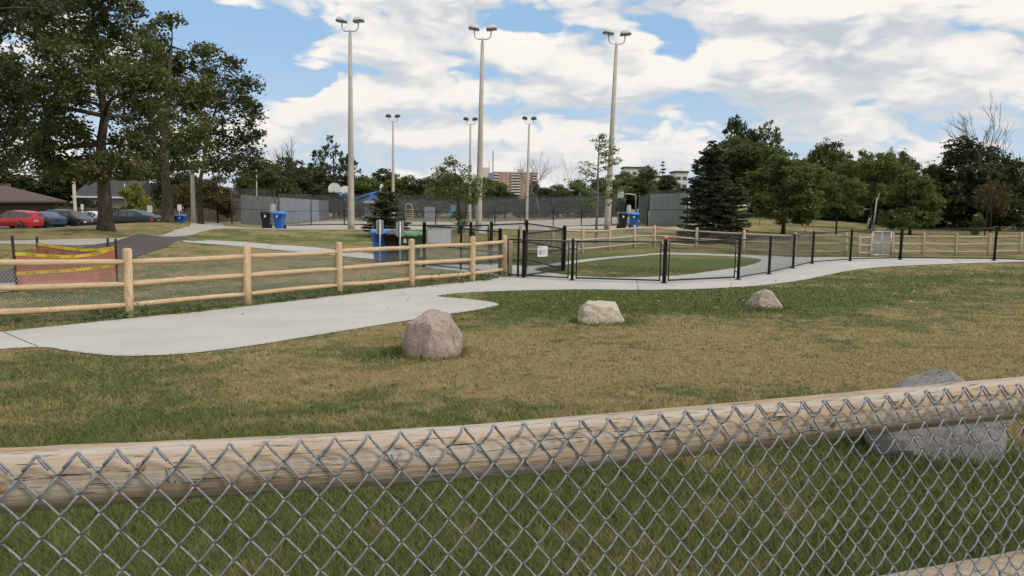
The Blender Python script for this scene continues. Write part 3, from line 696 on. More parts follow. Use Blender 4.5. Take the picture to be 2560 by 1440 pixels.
def text(name, body, c, ex, ez, size, mat, parent, O, align='LEFT'):
    cu = bpy.data.curves.new(name, 'FONT'); cu.body = body; cu.size = size; cu.align_x = align; cu.align_y = 'CENTER'; cu.resolution_u = 2; cu.extrude = .0006
    t = bpy.data.objects.new(name, cu); COL.objects.link(t); dg = bpy.context.evaluated_depsgraph_get()
    me = bpy.data.meshes.new_from_object(t.evaluated_get(dg)); bpy.data.objects.remove(t); bpy.data.curves.remove(cu)
    ex = Vector(ex).normalized(); ez = Vector(ez).normalized(); nn = ex.cross(ez)
    M = Matrix((ex, ez, nn)).transposed()
    for v in me.vertices: v.co = M @ v.co + Vector(c) - Vector(O)
    me.materials.clear(); return link(name, me, mat, parent)
ex = (VG - VF); ex.z = 0; ex.normalize(); c = VF.lerp(VG, .43) + up * .74; nn = ex.cross(up); c += nn * .03; O2 = VF + ex * .1; O2 = Vector(g2.location) + O
sg = plate('sign', c, ex, up, .47, .33, .04, .006, 'sign_white', g2, O2); sg['label'] = 'white pet notice sign with a round blue emblem'
m = MB(O2); cc = c + nn * .008 - ex * .105 - up * .03; m.extrude([cc + ex * (.062 * math.cos(i * .4189)) + up * (.075 * math.sin(i * .4189)) for i in range(15)], nn * .002); m.build('emblem', 'sign_blue', sg)
m = MB(O2); m.extrude([cc + nn * .003 + ex * x + up * y for x, y in ((-.03, -.01), (-.005, .04), (.02, .045), (.012, .012), (.028, .04), (.034, .03), (.018, -.02), (.008, -.07), (-.01, -.07), (-.008, -.02))], nn * .002); m.build('emblem_mark', 'sign_white', sg)
text('heading', 'Please', c + nn * .009 - ex * .17 + up * .12, ex, up, .05, 'sign_ink', sg, O2)
for i, s in enumerate(('Please pick', 'up after', 'your pet.')): text('lettering', s, c + nn * .009 - ex * .015 + up * (.035 - .055 * i), ex, up, .044, 'sign_ink', sg, O2)
ex = (VC - VA); ex.z = 0; ex.normalize()
plate('notice_board', VA + ex * .50 + up * 1.06 + Vector((0, .07, 0)), ex, up, .80, .58, .02, .01, 'sign_white', pen, O)['label'] = 'plain white notice board fixed behind the mesh'
ex = (VE - VC); ex.z = 0; ex.normalize(); plate('notice_board', VC.lerp(VE, .62) + up * 1.17 + Vector((0, .06, 0)), ex, up, .34, .17, .02, .008, 'sign_white', g1, Vector(g1.location) + O)

# ------------------------------------------------------------------ boulders
def stone_mat(name, cols, crack=(.12, .1, .09), sc=5.0):
    m, T, b = newmat(name)
    tc = T.node('ShaderNodeTexCoord').outputs['Object']
    n1 = T.noise(tc, sc, 6, .65, .6); n2 = T.noise(tc, sc * 4, 6, .7); n3 = T.noise(T.vmath('MULTIPLY', tc, (1, 1.4, .5)).outputs[0], sc * 1.6, 5, .6, 1.2)
    c = T.mix(T.mapr(n1, .3, .7), cols[0], cols[1]); c = T.mix(T.mapr(n3, .52, .66, 0, .7), c, cols[2])
    c = T.mix(T.mapr(n2, .62, .72, 0, .6), c, (.62, .58, .53)); c = T.mix(T.mapr(n2, .26, .36, .7, 0), c, crack)
    T.put(b.inputs['Base Color'], c); b.inputs['Roughness'].default_value = .9; b.inputs['Specular IOR Level'].default_value = .2
    bn = T.node('ShaderNodeBump'); bn.inputs['Strength'].default_value = 1.0; bn.inputs['Distance'].default_value = .04
    T.put(bn.inputs['Height'], n2); T.l.new(bn.outputs[0], b.inputs['Normal'])
stone_mat('mauve_stone', ((.36, .275, .235), (.47, .38, .325), (.27, .20, .175))); stone_mat('cream_stone', ((.50, .44, .33), (.60, .54, .45), (.50, .38, .22)))
stone_mat('tan_stone', ((.38, .30, .245), (.48, .395, .33), (.28, .225, .19))); stone_mat('grey_stone', ((.20, .185, .17), (.34, .315, .295), (.15, .135, .125)))
def boulder(label, mat, c, size, shape, seed, cuts, rz=0):
    """angular rock: a sphere cut by planes, then roughened; shape(x,y,z) bends it"""
    rr = random.Random(seed); nu, nv = 84, 54; U = np.linspace(0, 2 * np.pi, nu, endpoint=False); V = np.linspace(.02, np.pi - .02, nv)
    d = np.array([(math.sin(v) * math.cos(u), math.sin(v) * math.sin(u), math.cos(v)) for v in V for u in U])
    r = np.ones(len(d)) * 1.25
    for n_, dist in cuts:
        n_ = np.array(n_, float); n_ /= np.linalg.norm(n_); dt = d @ n_
        r = np.where(dt > .05, np.minimum(r, dist / np.maximum(dt, .05)), r)
    for _ in range(22):
        n_ = np.array([rr.gauss(0, 1) for _ in range(3)]); n_ /= np.linalg.norm(n_); dt = d @ n_
        r = np.where(dt > .3, np.minimum(r, rr.uniform(.90, 1.10) / np.maximum(dt, .3)), r)
    for k in range(14):
        w = np.array([rr.gauss(0, 3 + 2.2 * k) for _ in range(3)]); r *= 1 + .016 / (1 + .28 * k) * np.sin(d @ w + rr.uniform(0, 6))
    p = d * r[:, None]; p = np.array([shape(*q) for q in p]) * np.array(size)[None]
    idx = np.arange(nu * nv).reshape(nv, nu); f = np.stack([idx[:-1], np.roll(idx[:-1], -1, 1), np.roll(idx[1:], -1, 1), idx[1:]], -1).reshape(-1, 4)[:, ::-1]
    o = link('boulder', np_mesh('boulder', p, f, None, True), mat); o.location = c; o.rotation_euler = (0, 0, rz); tag(o, label, 'boulder', 'boulders on the lawn')
    o.data.set_sharp_from_angle(angle=math.radians(24)) if hasattr(o.data, 'set_sharp_from_angle') else None
    return o
q = base_at(1080, 886, 9.75); boulder('tall mauve grey boulder standing near the rounded tip of the concrete path', 'mauve_stone', q + Vector((-.01, 0, .09)), (.35, .32, .52), lambda x, y, z: (x + .16 * z * (z < 0) + .10 * z * (z > 0) * (x < 0), y, z), 4, [((-1, -.35, .02), .92), ((.85, -.5, .3), .95), ((.8, .1, .7), .99), ((.12, -.1, 1), .80), ((-.30, -.1, 1), .86), ((-.6, -1, .25), .84), ((.3, -1, .2), .93)])
q = base_at(1500, 806, 13.2); boulder('cream and yellow flat topped boulder in the middle of the lawn', 'cream_stone', q + Vector((0, 0, .09)), (.37, .32, .34), lambda x, y, z: (x - .12 * z, y, z), 9, [((0, 0, 1), .74), ((.15, -.2, 1), .78), ((-1, -.2, .25), .95), ((1, -.1, .4), .95), ((0, -1, .25), .8)])
q = base_at(1912, 771, 15.8); boulder('small tan boulder nearest the curve of the black fence', 'tan_stone', q + Vector((0, 0, .10)), (.31, .3, .29), lambda x, y, z: (x + .1 * (z < 0) * z, y, z), 14, [((-.9, -.3, .5), .88), ((.8, -.3, .6), .8), ((.3, -1, .2), .8), ((.2, 0, 1), .95)])
q = base_at(2330, 1120, 6.0); boulder('large grey boulder seen behind the front log rail on the right', 'grey_stone', q + Vector((.02, 0, .15)), (.52, .34, .46), lambda x, y, z: (x, y, z), 21, [((-.43, -.05, .90), .86), ((.55, 0, .835), .93), ((0, -1, .35), .86), ((1, -.2, .1), .9)])

def tufts():
    V = []; GR_ = []
    for px, py, r, k in ((1080, 886, .40, 900), (1500, 806, .40, 700), (1912, 771, .34, 600), (2330, 1120, .46, 1200)):
        c = G(px, py); n = k; a = RNG.uniform(0, 6.28, n); q = r * RNG.uniform(.72, 1.35, n); x = c.x + np.cos(a) * q; y = c.y + .02 + np.sin(a) * q * .9; z = HZ(x, y); h = RNG.uniform(.03, .11, n); w = .004; b = RNG.uniform(0, 6.28, n); l = h * RNG.uniform(.1, .8, n)
        v = np.empty((n, 3, 3)); v[:, 0] = np.c_[x - np.cos(b) * w, y - np.sin(b) * w, z]; v[:, 1] = np.c_[x + np.cos(b) * w, y + np.sin(b) * w, z]; v[:, 2] = np.c_[x + np.sin(b) * l, y + np.cos(b) * l, z + h]; V.append(v.reshape(-1, 3))
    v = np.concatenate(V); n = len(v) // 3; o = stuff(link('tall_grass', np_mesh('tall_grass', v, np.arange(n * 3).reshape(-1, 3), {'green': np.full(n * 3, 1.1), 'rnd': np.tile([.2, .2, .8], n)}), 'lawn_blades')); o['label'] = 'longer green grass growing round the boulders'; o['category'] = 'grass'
tufts()

# ------------------------------------------------------------------ floodlight poles
plain('pole_concrete', (.40, .36, .30), .8, .1, 1.5, dirt=((.28, .24, .19), .4)); plain('lamp_housing', (.52, .53, .50), .75, .08, 3, .0); plain('lamp_dark', (.055, .045, .06), .5); plain('lamp_glass', (.35, .37, .38), .2)
def floodlight(label, base, H, lean, dark, rz):
    t = thing('floodlight_pole', label, 'lamp post', base, rz, 'court floodlights'); hp = H - 1.05
    m = MB(); m.lathe([(.225, 0), (.215, .5), (.16, hp * .5), (.105, hp), (.001, hp + .001)], (0, 0, 0), 16); m.build('pole', 'pole_concrete', t)
    m = MB(); m.lathe([(.07, hp - .05), (.06, hp + .3), (.001, hp + .32)], (0, 0, 0), 10)
    pts = [Vector((math.copysign(min(abs(x), .52), x), 0, hp + .2 + z)) for x, z in ((-.52, .62), (-.52, .3), (-.46, .12), (-.34, .03), (-.15, 0), (.15, 0), (.34, .03), (.46, .12), (.52, .3), (.52, .62))]
    m.tube(pts, .038, 8); m.build('bracket', 'bare_steel', t)
    for s in (-1, 1):
        h = bpy.data.objects.new('lamp_head', None); COL.objects.link(h); h.parent = t; h.location = (s * .55, 0, hp + .82); h.rotation_euler = (math.radians(0 if not dark else 20), s * math.radians(-7), 0)
        m = MB(); sec = lambda k, z: [Vector((x * k, y * k, z)) for x, y in rounded(.64, .56, .11, 3)]
        m.loft([sec(1, 0), sec(.97, .08), sec(.84, .19), sec(.6, .245)]); m.build('housing', 'lamp_dark' if dark else 'lamp_housing', h)
        m = MB(); m.loft([sec(1.03, -.05), sec(1.03, .0)]); m.build('rim', 'lamp_dark', h)
        m = MB(); m.loft([sec(.9, -.058), sec(.9, -.052)]); m.build('lens', 'lamp_glass', h)
    m = MB(); m.box((0, -.2, 1.25), (.09, .05, .16)); m.build('access_cover', 'bare_steel', t)
    t.rotation_euler = (0, math.atan2(lean, H), rz); return t
def pole_len(px0, y0, d, y1): return (y0 - y1) * d / F
floodlight('tall floodlight pole left of the small spruce, nearest the left court corner', base_at(878, 573, 50), 13.15, -.02, False, -.10)
floodlight('tall floodlight pole rising behind the young tree near the entrance pen', base_at(1196, 572, 50), 12.65, .10, False, 0)
floodlight('tall floodlight pole right of the thin sapling, nearest the far bins', base_at(1518, 573, 50), 12.4, .22, False, .10)
for px, lab, top in ((983, 'dark headed distant floodlight pole behind the small spruce', 286), (1174, 'dark headed distant floodlight pole just left of the middle near pole', 293), (1316, 'dark headed distant floodlight pole in front of the brick apartment block', 294)):
    floodlight(lab, base_at(px, 552, 96), (552 - top) * 96 / F, -.05 if px < 1200 else .1, True, 0)

# ------------------------------------------------------------------ wheeled bins
for nm, c in (('bin_blue', (.012, .12, .43)), ('bin_black', (.012, .012, .013)), ('bin_green', (.045, .11, .045))): plain(nm, c, .42, .12, 3, spec=.45, dirt=((.16, .15, .13), .25))
plain('lid_blue', (.03, .2, .62), .4, .1, 3); plain('lid_grey', (.075, .07, .085), .5, .1, 3); plain('lid_green', (.085, .20, .095), .45, .1, 3); plain('rubber', (.015, .015, .015), .9)
def bin_(label, base, rz, body, lid, sticker=True, group='wheeled bins', s=1.0):
    t = thing('wheeled_bin', label, 'bin', base, rz, group)
    def sec(w, d, z, oy=0): return [Vector((x * s, (y + oy) * s, z * s)) for x, y in rounded(w, d, .06, 3)]
    m = MB(); m.loft([sec(.44, .50, .04), sec(.46, .54, .12), sec(.54, .64, .66), sec(.545, .66, .70), sec(.60, .72, .72), sec(.61, .74, .93), sec(.66, .80, .935), sec(.66, .80, .975)]); m.build('body', body, t)
    m = MB(); m.loft([sec(.69, .84, .976), sec(.69, .84, 1.01), sec(.60, .70, 1.08, .03), sec(.42, .46, 1.125, .05)]); L = m.build('lid', lid, t)
    m = MB(); m.tube([Vector((-.26, .44, 1.0)) * s, Vector((-.26, .50, .98)) * s, Vector((.26, .50, .98)) * s, Vector((.26, .44, 1.0)) * s], .02 * s, 8); m.build('handle', lid, t)
    for sx in (-1, 1):
        m = MB(); m.lathe([(.06, -.03), (.125, -.03), (.13, 0), (.125, .03), (.06, .03)], Vector((sx * .27, .26, .13)) * s, 16, axis=(1, 0, 0)); m.build('wheel', 'rubber', t)
    m = MB(); m.tube([Vector((-.27, .26, .13)) * s, Vector((.27, .26, .13)) * s], .018 * s, 8); m.build('axle', 'rubber', t)
    if sticker: m = MB(); m.box(Vector((-.02, -.335, .82)) * s - Vector((0, .038, 0)), (.11 * s, .006, .13 * s)); m.build('sticker', 'sign_white', t)
    return t
bin_('blue wheeled bin behind the cedar fence, left of the black bin', base_at(958, 655, 26.4), math.radians(-62), 'bin_blue', 'lid_blue', False)
bin_('black wheeled bin between the blue and the green bin', base_at(988, 657, 26.3), math.radians(-70), 'bin_black', 'lid_grey', False)
bin_('green wheeled bin beside the black pen post', base_at(1026, 659, 26.1), math.radians(-18), 'bin_green', 'lid_green', True)
bin_('black wheeled bin by the left court corner, beside a blue bin', base_at(666, 572, 50.6), math.radians(8), 'bin_black', 'bin_black', group='bins at the court corners')
bin_('blue wheeled bin by the left court corner, right of a black bin', base_at(699, 572, 50.4), math.radians(-8), 'bin_blue', 'lid_blue', group='bins at the court corners')
bin_('black wheeled bin by the right court corner beyond the aged rail fence', base_at(1555, 573, 52), math.radians(5), 'bin_black', 'bin_black', group='bins at the court corners')
bin_('blue wheeled bin by the right court corner, right of its black twin', base_at(1584, 571, 52), math.radians(-5), 'bin_blue', 'lid_blue', group='bins at the court corners')
bin_('small distant blue bin beyond the big tree trunk by the car park', base_at(454, 553, 66), 0, 'bin_blue', 'bin_blue', group='bins by the car park')
bin_('small distant black bin half hidden behind the big tree trunk', base_at(436, 553, 66.5), 0, 'bin_black', 'bin_black', group='bins by the car park')

# ------------------------------------------------------------------ signs on posts
plain('sign_grey', (.40, .39, .36), .6, .1)
def signpost(label, base, H, w, h, mat, rz=0, group=None, pr=.022, second=False):
    t = thing('sign_post', label, 'sign', base, rz, group)
    m = MB(); m.tube([(0, 0, -.1), (0, 0, H)], pr, 8); m.build('post', 'bare_steel', t)
    m = MB(); m.extrude([Vector((x, .03, H - h / 2 - .02 + y)) for x, y in rounded(w, h, .03, 3)], (0, .006, 0)); m.build('sign_plate', mat, t)
    if second: m = MB(); m.extrude([Vector((x, .03, H - h * 1.6 - .02 + y)) for x, y in rounded(w, h * .55, .02, 3)], (0, .006, 0)); m.build('sign_plate', mat, t)
    for z in (H - h * .25, H - h * .8): m = MB(); m.lathe([(.012, -.01), (.012, .01)], (0, -.02, z), 6, axis=(0, 1, 0)); m.build('bolt', 'bare_steel', t)
    return t
signpost('grey sign back on a steel post in front of the blue bin', base_at(950, 655, 25.7), 1.50, .24, .46, 'sign_back', math.radians(14), 'sign backs by the bins', .026)
signpost('grey sign back on a steel post in front of the green bin', base_at(1000, 658, 25.4), 1.50, .26, .48, 'sign_back', math.radians(18), 'sign backs by the bins', .026)
signpost('pale sign between the black and the blue bin at the left court corner', base_at(683, 572, 50.2), 1.62, .36, .48, 'sign_grey')
signpost('pale sign between the black and the blue bin at the right court corner', base_at(1571, 572, 51.8), 1.62, .30, .46, 'sign_grey', math.radians(20))
signpost('small white parking sign beside the roof of the black sedan', base_at(375, 562, 60), 1.7, .4, .5, 'sign_white', 0, 'parking signs')
signpost('small white parking sign above the distant blue bin', base_at(449, 553, 67), 2.0, .34, .52, 'sign_white', 0, 'parking signs')
signpost('double white parking sign beside the pale concrete pole', base_at(207, 566, 76), 2.1, .28, .5, 'sign_white', 0, 'parking signs', second=True)

# ------------------------------------------------------------------ orange safety barrier with caution tape
m, T, b = newmat('orange_netting')
nn_ = T.noise(T.node('ShaderNodeTexCoord').outputs['Object'], 3.0, 4); T.put(b.inputs['Base Color'], T.mix(T.mapr(nn_, .3, .7), (.44, .15, .09), (.50, .19, .12))); b.inputs['Roughness'].default_value = .7
ts = T.node('ShaderNodeBsdfTransparent'); ms = T.node('ShaderNodeMixShader'); ms.inputs[0].default_value = .56; T.l.new(ts.outputs[0], ms.inputs[1]); T.l.new(b.outputs[0], ms.inputs[2]); T.l.new(ms.outputs[0], m.node_tree.nodes['Material Output'].inputs[0])
plain('tape_yellow', (.58, .44, .04), .45, .15, 4); plain('tape_ink', (.05, .045, .01), .5); plain('stake_steel', (.035, .028, .026), .7)
SL, SR, SB = base_at(44, 727, 17.4), base_at(293, 704, 20.4), base_at(97, 690, 21.2); SB2 = base_at(270, 684, 22.5)
bar = thing('safety_barrier', 'orange netting barrier with yellow caution tape around a patch by the asphalt path', 'barrier', SL); O = bar.location
for p, h, lx in ((SL, 1.22, -.06), (SR, 1.12, 0), (SB, 1.0, 0), (SB2, .95, .03)):
    m = MB(O); m.bar(p + Vector((0, 0, -.1)), p + Vector((lx, 0, h)), .045, .045, (1, 0, 0)); m.build('stake', 'stake_steel', bar)
def drape(a, b, za, zb, sag, n=14):
    return [a.lerp(b, i / n) + Vector((.03 * math.sin(i * 1.3), .03 * math.sin(i * 2.1), za + (zb - za) * i / n - sag * math.sin(math.pi * (i / n) ** 1.25))) for i in range(n + 1)]
def curtain(name, A, B, mat, th=.004):
    m = MB(O)
    for i in range(len(A) - 1): m.quad(A[i], A[i + 1], B[i + 1], B[i]); 
    for i in range(len(A) - 1): m.quad(*[q + Vector((0, th, 0)) for q in (B[i], B[i + 1], A[i + 1], A[i])])
    return m.build(name, mat, bar)
def tape(a, b, za, zb, sag, words, w=.075):
    A = drape(a, b, za, zb, sag); off = Vector((.0, -.02, 0)); A = [q + off for q in A]; B = [q - Vector((0, 0, w)) for q in A]; o = curtain('caution_tape', A, B, 'tape_yellow', .003)
    if words:
        for i in range(1, 14, 3):
            ex = (A[i + 1] - A[i]).normalized(); text('lettering', 'CAUTION', (A[i] + B[i]) / 2 + Vector((0, -.012, 0)), ex, Vector((0, 0, 1)), .07, 'tape_ink', o, O, 'LEFT')
front_top = drape(SL, SR, .82, .86, .14)
curtain('netting', front_top, [Vector((q.x, q.y, hz(q.x, q.y) + .03)) for q in front_top], 'orange_netting')
back_top = drape(SB, SR, .76, .86, .10); curtain('netting', back_top, [Vector((q.x, q.y, hz(q.x, q.y) + .05)) for q in back_top], 'orange_netting')
side_top = drape(SL, SB, .82, .76, .12, 6); curtain('netting', side_top, [Vector((q.x, q.y, hz(q.x, q.y) + .05)) for q in side_top], 'orange_netting')
tape(SL, SR, .86, .92, .15, True); tape(SB, SR, .84, .93, .10, False); tape(SL, SR, .42, .47, .03, True); tape(SB, SR, .42, .50, .05, False)

# ------------------------------------------------------------------ basketball stands
plain('board_white', (.70, .69, .66), .5, .05); plain('arm_blue', (.03, .16, .45), .45); plain('hoop_red', (.55, .06, .03), .5); plain('arm_grey', (.45, .46, .45), .5)
def fan(w, h):
    pts = [(-w * .42, -h * .5), (w * .42, -h * .5)] + [(w * .5 * math.cos(a), -h * .1 + h * .6 * math.sin(a)) for a in [math.radians(x) for x in range(-10, 191, 20)]]; return pts
def hoop_arm(t, O, root, c, face, arm):
    """fan backboard at c facing direction face, on an arm from root"""
    face = Vector(face).normalized(); ex = face.cross(Vector((0, 0, 1))).normalized() * -1; up = Vector((0, 0, 1)); h = bpy.data.objects.new('backboard', None)
    m = MB(O); m.extrude([c + ex * x + up * y for x, y in fan(1.37, .95)], face * .04); bd = m.build('backboard', 'board_white', t)
    m = MB(O); rc = c + face * .42 - up * .36; m.tube([rc + ex * (.23 * math.cos(a)) + face * (.23 * math.sin(a)) for a in [2 * math.pi * i / 16 for i in range(17)]], .012, 6, cap=False); m.bar(c + face * .04 - up * .38, rc - face * .2 - up * .02, .16, .05); m.build('rim', 'hoop_red', bd)
    m = MB(O); m.tube([root, root.lerp(c, .5) - up * .05, c - face * .02 - up * .2], .075, 8); m.tube([root - up * .5, c - face * .02 - up * .35], .05, 8); m.build('arm', arm, t)
st = base_at(882, 557, 80); bs = thing('basketball_stand', 'blue armed basketball stand with three white fan backboards behind the left floodlight', 'basketball hoop', st); O = bs.location
zt = st + Vector((0, 0, 2.55)); m = MB(O); m.tube([st, zt + Vector((0, 0, .15))], .09, 10); m.build('post', 'arm_blue', bs)
hoop_arm(bs, O, zt, P(836, 469, 78.5), (-.25, -1, 0), 'arm_blue'); hoop_arm(bs, O, zt, P(864, 476, 82.5), (.1, 1, 0), 'arm_blue'); hoop_arm(bs, O, zt, P(954, 472, 80.5), (1, -.12, 0), 'arm_blue')
st = base_at(1588, 558, 84); bs2 = thing('basketball_stand', 'grey gooseneck basketball stand by the right end of the court', 'basketball hoop', st); O = bs2.location
c = P(1552, 484, 82); m = MB(O); m.tube([st, st + Vector((0, 0, 2.2)), st + Vector((-.15, 0, 2.6)), c + Vector((.5, 0, .0)), c + Vector((.1, 0, -.15))], .06, 8); m.build('post', 'arm_grey', bs2)
face = Vector((-1, -.35, 0)).normalized(); ex = Vector((0, 0, 1)).cross(face); m = MB(O); m.extrude([c + ex * x + Vector((0, 0, y)) for x, y in fan(1.37, .95)], face * .04); bd = m.build('backboard', 'board_white', bs2)
m = MB(O); rc = c + face * .4 - Vector((0, 0, .36)); m.tube([rc + ex * (.23 * math.cos(a)) + face * (.23 * math.sin(a)) for a in [2 * math.pi * i / 16 for i in range(17)]], .015, 6, cap=False); m.bar(c - Vector((0, 0, .38)), rc - face * .2, .14, .05); m.build('rim', 'hoop_red', bd)

# ------------------------------------------------------------------ court fence and hitting walls
def tall_fence(label, pts, H, meshmat='grey_mesh', wire=.0062, pitch=.11):
    t = thing('chain_link_fence', label, 'fence', pts[0]); O = t.location; up = Vector((0, 0, 1))
    for p in pts:
        m = MB(); m.tube([(0, 0, -.1), (0, 0, H + .05)], .05, 8); o = m.build('post', 'black_coat', t); o.location = p - O
    for a, b in zip(pts, pts[1:]):
        for nm, z in (('top_rail', H), ('middle_rail', H * .46), ('bottom_rail', .06)): m = MB(O); m.tube([a + up * z, b + up * z], .024, 6); m.build(nm, 'black_coat', t)
        net(t, a, b, H - .05, pitch, wire, meshmat, .05)
    return t
tall_fence('tall black chain link fence along the near side of the ball court', [base_at(px, 562 + (px - 700) * .005, np.interp(px, (697, 778), (71, 76))) for px in (697, 778, 861, 937, 1011, 1089, 1163, 1237, 1312, 1383, 1453, 1528, 1560)], 2.95)
tall_fence('tall black chain link fence at the left corner of the court behind the bins', [base_at(580, 566, 63), base_at(688, 562, 65)], 3.05)
tall_fence('dark chain link fence across the far end of the court', [base_at(px, 554, 107) for px in (820, 900, 980, 1060, 1140, 1220, 1300, 1380, 1460, 1540)], 3.0)
plain('wall_blue_grey', (.22, .255, .29), .6, .12, .8, dirt=((.20, .215, .22), .6)); plain('wall_grey', (.105, .108, .11), .65, .15, .8); plain('wall_green_grey', (.24, .285, .275), .6, .15, .7, dirt=((.14, .17, .16), .7)); plain('wall_dark_board', (.06, .058, .055), .8, .3, 2)
def panel_wall(label, a, b, H, n, mats, th=.06, gap=.012):
    t = thing('panel_wall', label, 'wall', a); O = t.location; e = (b - a) / n
    for i in range(n):
        p, q = a + e * i, a + e * (i + 1); u = e.normalized(); m = MB(O); p = p + u * gap; q = q - u * gap
        z0, z1 = hz(p.x, p.y) + .05, hz(p.x, p.y) + H; nrm = Vector((-u.y, u.x, 0)) * (th + (i % 2) * .015)
        m.extrude([Vector((p.x, p.y, z0)), Vector((q.x, q.y, z0)), Vector((q.x, q.y, z1)), Vector((p.x, p.y, z1))], nrm); m.build('panel', mats[i % len(mats)] if len(mats) < n else mats[i], t)
    return t
panel_wall('blue grey hitting wall of tall panels down the left side of the court', P(604, 562, 67), P(822, 552, 107), 2.75, 12, ['wall_grey'] * 4 + ['wall_blue_grey'] * 6 + ['wall_grey'] * 2)
panel_wall('pale green grey metal panel wall beside the large spruce', base_at(1622, 570, 62), base_at(1712, 574, 59), 2.5, 6, ['wall_green_grey'])
tall_fence('short run of chain link above the pale panel wall', [base_at(1618, 570, 61), base_at(1716, 574, 58)], 2.72)
panel_wall('dark upright board fence receding left of the pale panel wall', base_at(1620, 570, 62.5), base_at(1596, 560, 84), 2.5, 9, ['wall_dark_board'])

# ------------------------------------------------------------------ playground beyond the court
plain('slide_teal', (.02, .33, .28), .4); plain('roof_blue', (.06, .12, .42), .5); plain('roof_yellow', (.72, .52, .06), .5); plain('frame_cream', (.58, .53, .40), .5); plain('climb_grey', (.26, .28, .31), .7, .2, 3); plain('teal_panel', (.04, .34, .38), .5)
def pt(px, py, d=120): return P(px, py, d)
s0 = onground(pt(905, 553)); t = thing('playground_slide', 'teal playground slide beside the small spruce', 'slide', s0); O = t.location
top = pt(948, 524); m = MB(O); prof = [s0 + Vector((0, 0, .25)), s0.lerp(top, .15) + Vector((0, 0, .12)), s0.lerp(top, .45), s0.lerp(top, .75) + Vector((0, 0, .1)), top]
for off in (-.42, 0, .42): m.tube([q + Vector((0, off, .12 if off else -.05)) for q in prof], .12 if off else .3, 8)
m.build('chute', 'slide_teal', t)
for q in (top,): m = MB(O); m.tube([onground(q), q], .06, 6); m.build('support', 'frame_cream', t)
r0 = onground(pt(932, 552)); t = thing('play_tower', 'play tower with a blue and yellow pointed roof behind the spruce', 'playground', r0); O = t.location
c = pt(932, 500); m = MB(O); n = 4; ring = lambda r, z: [c + Vector((r * math.cos(a), r * math.sin(a), z)) for a in [math.pi / 4 + math.pi / 2 * i for i in range(4)]]
m.loft([ring(1.75, -.45), ring(1.75, -.2)], False); m.build('roof_trim', 'roof_yellow', t); m = MB(O); m.loft([ring(1.6, -.2), ring(.75, .25), ring(.45, .9)], False); m.build('roof', 'roof_blue', t)
for q in ring(1.3, -.4): m = MB(O); m.tube([onground(q), q], .06, 6); m.build('post', 'teal_panel', t)
m = MB(O); m.box(Vector((c.x, c.y, hz(c.x, c.y) + 1.3)), (2, 2, .12)); m.build('deck', 'climb_grey', t)
a, b = onground(pt(1013, 552)), onground(pt(1031, 552)); t = thing('climbing_ladder', 'cream arched playground ladder with rungs right of the spruce', 'playground', a); O = t.location
zt = pt(1013, 509).z; m = MB(O); m.tube([a, Vector((a.x, a.y, zt - .3)), Vector((a.x + .2, a.y, zt)), Vector((b.x - .3, b.y, zt)), Vector((b.x, b.y, zt - .5)), b], .07, 6); m.build('arch', 'frame_cream', t)
for i in range(5): m = MB(O); z = a.z + .35 + i * .32; m.tube([Vector((a.x, a.y, z)), Vector((b.x + .35, b.y, z))], .05, 6); m.build('rung', 'frame_cream', t)
a, b = onground(pt(1061, 552)), onground(pt(1088, 552)); t = thing('climbing_wall', 'grey climbing wall board with holes in the playground', 'playground', a); O = t.location
zt = pt(1061, 517).z - a.z; m = MB(O); m.extrude([a, b, b + Vector((0, 0, zt)), a + Vector((0, 0, zt))], (0, .12, 0)); w = m.build('board', 'climb_grey', t); rr = random.Random(3)
for i in range(9): m = MB(O); q = a.lerp(b, rr.uniform(.12, .88)) + Vector((0, -.01, rr.uniform(.2, zt - .2))); m.lathe([(.09, -.03), (.07, .03)], q, 8, axis=(0, -1, 0)); m.build('hold', 'frame_cream' if i % 2 else 'lamp_dark', w)
a = onground(pt(1132, 552)); t = thing('activity_board', 'teal play panel on a post left of the young tree trunk', 'playground', a); O = t.location
m = MB(O); m.tube([a, a + Vector((0, 0, 2.2))], .05, 6); m.build('post', 'teal_panel', t); m = MB(O); c = pt(1133, 522); m.box(c, (.85, .12, 1.1)); m.box(c + Vector((-.5, 0, -.8)), (.6, .12, .5)); m.build('panel', 'teal_panel', t)

# ------------------------------------------------------------------ utility poles
def pole(label, base, H, r, mat, lean=0):
    t = thing('utility_pole', label, 'pole', base, 0, 'plain poles'); m = MB(); m.lathe([(r, -.1), (r * .97, .4), (r * .75, H), (.001, H + .02)], (0, 0, 0), 12); m.build('shaft', mat, t)
    m = MB(); m.lathe([(r * 1.3, 0), (r * 1.25, .10), (r, .14)], (0, 0, 0), 12); m.build('collar', 'pole_concrete', t); t.rotation_euler[1] = lean; return t
pole('pale concrete pole behind the row of parked cars', base_at(190, 566, 74), 5.2, .17, 'pole_concrete', -.01)
pole('grey concrete pole in front of the third tree trunk', base_at(484, 553, 58), 4.6, .17, 'pole_concrete')
pole('thin white pole beside the house with the white window', base_at(318, 560, 92), 4.4, .06, 'sign_white', -.03)
pole('slim tall pole rising beyond the right edge of the big trees', base_at(643, 552, 100), 11.5, .09, 'pole_concrete')

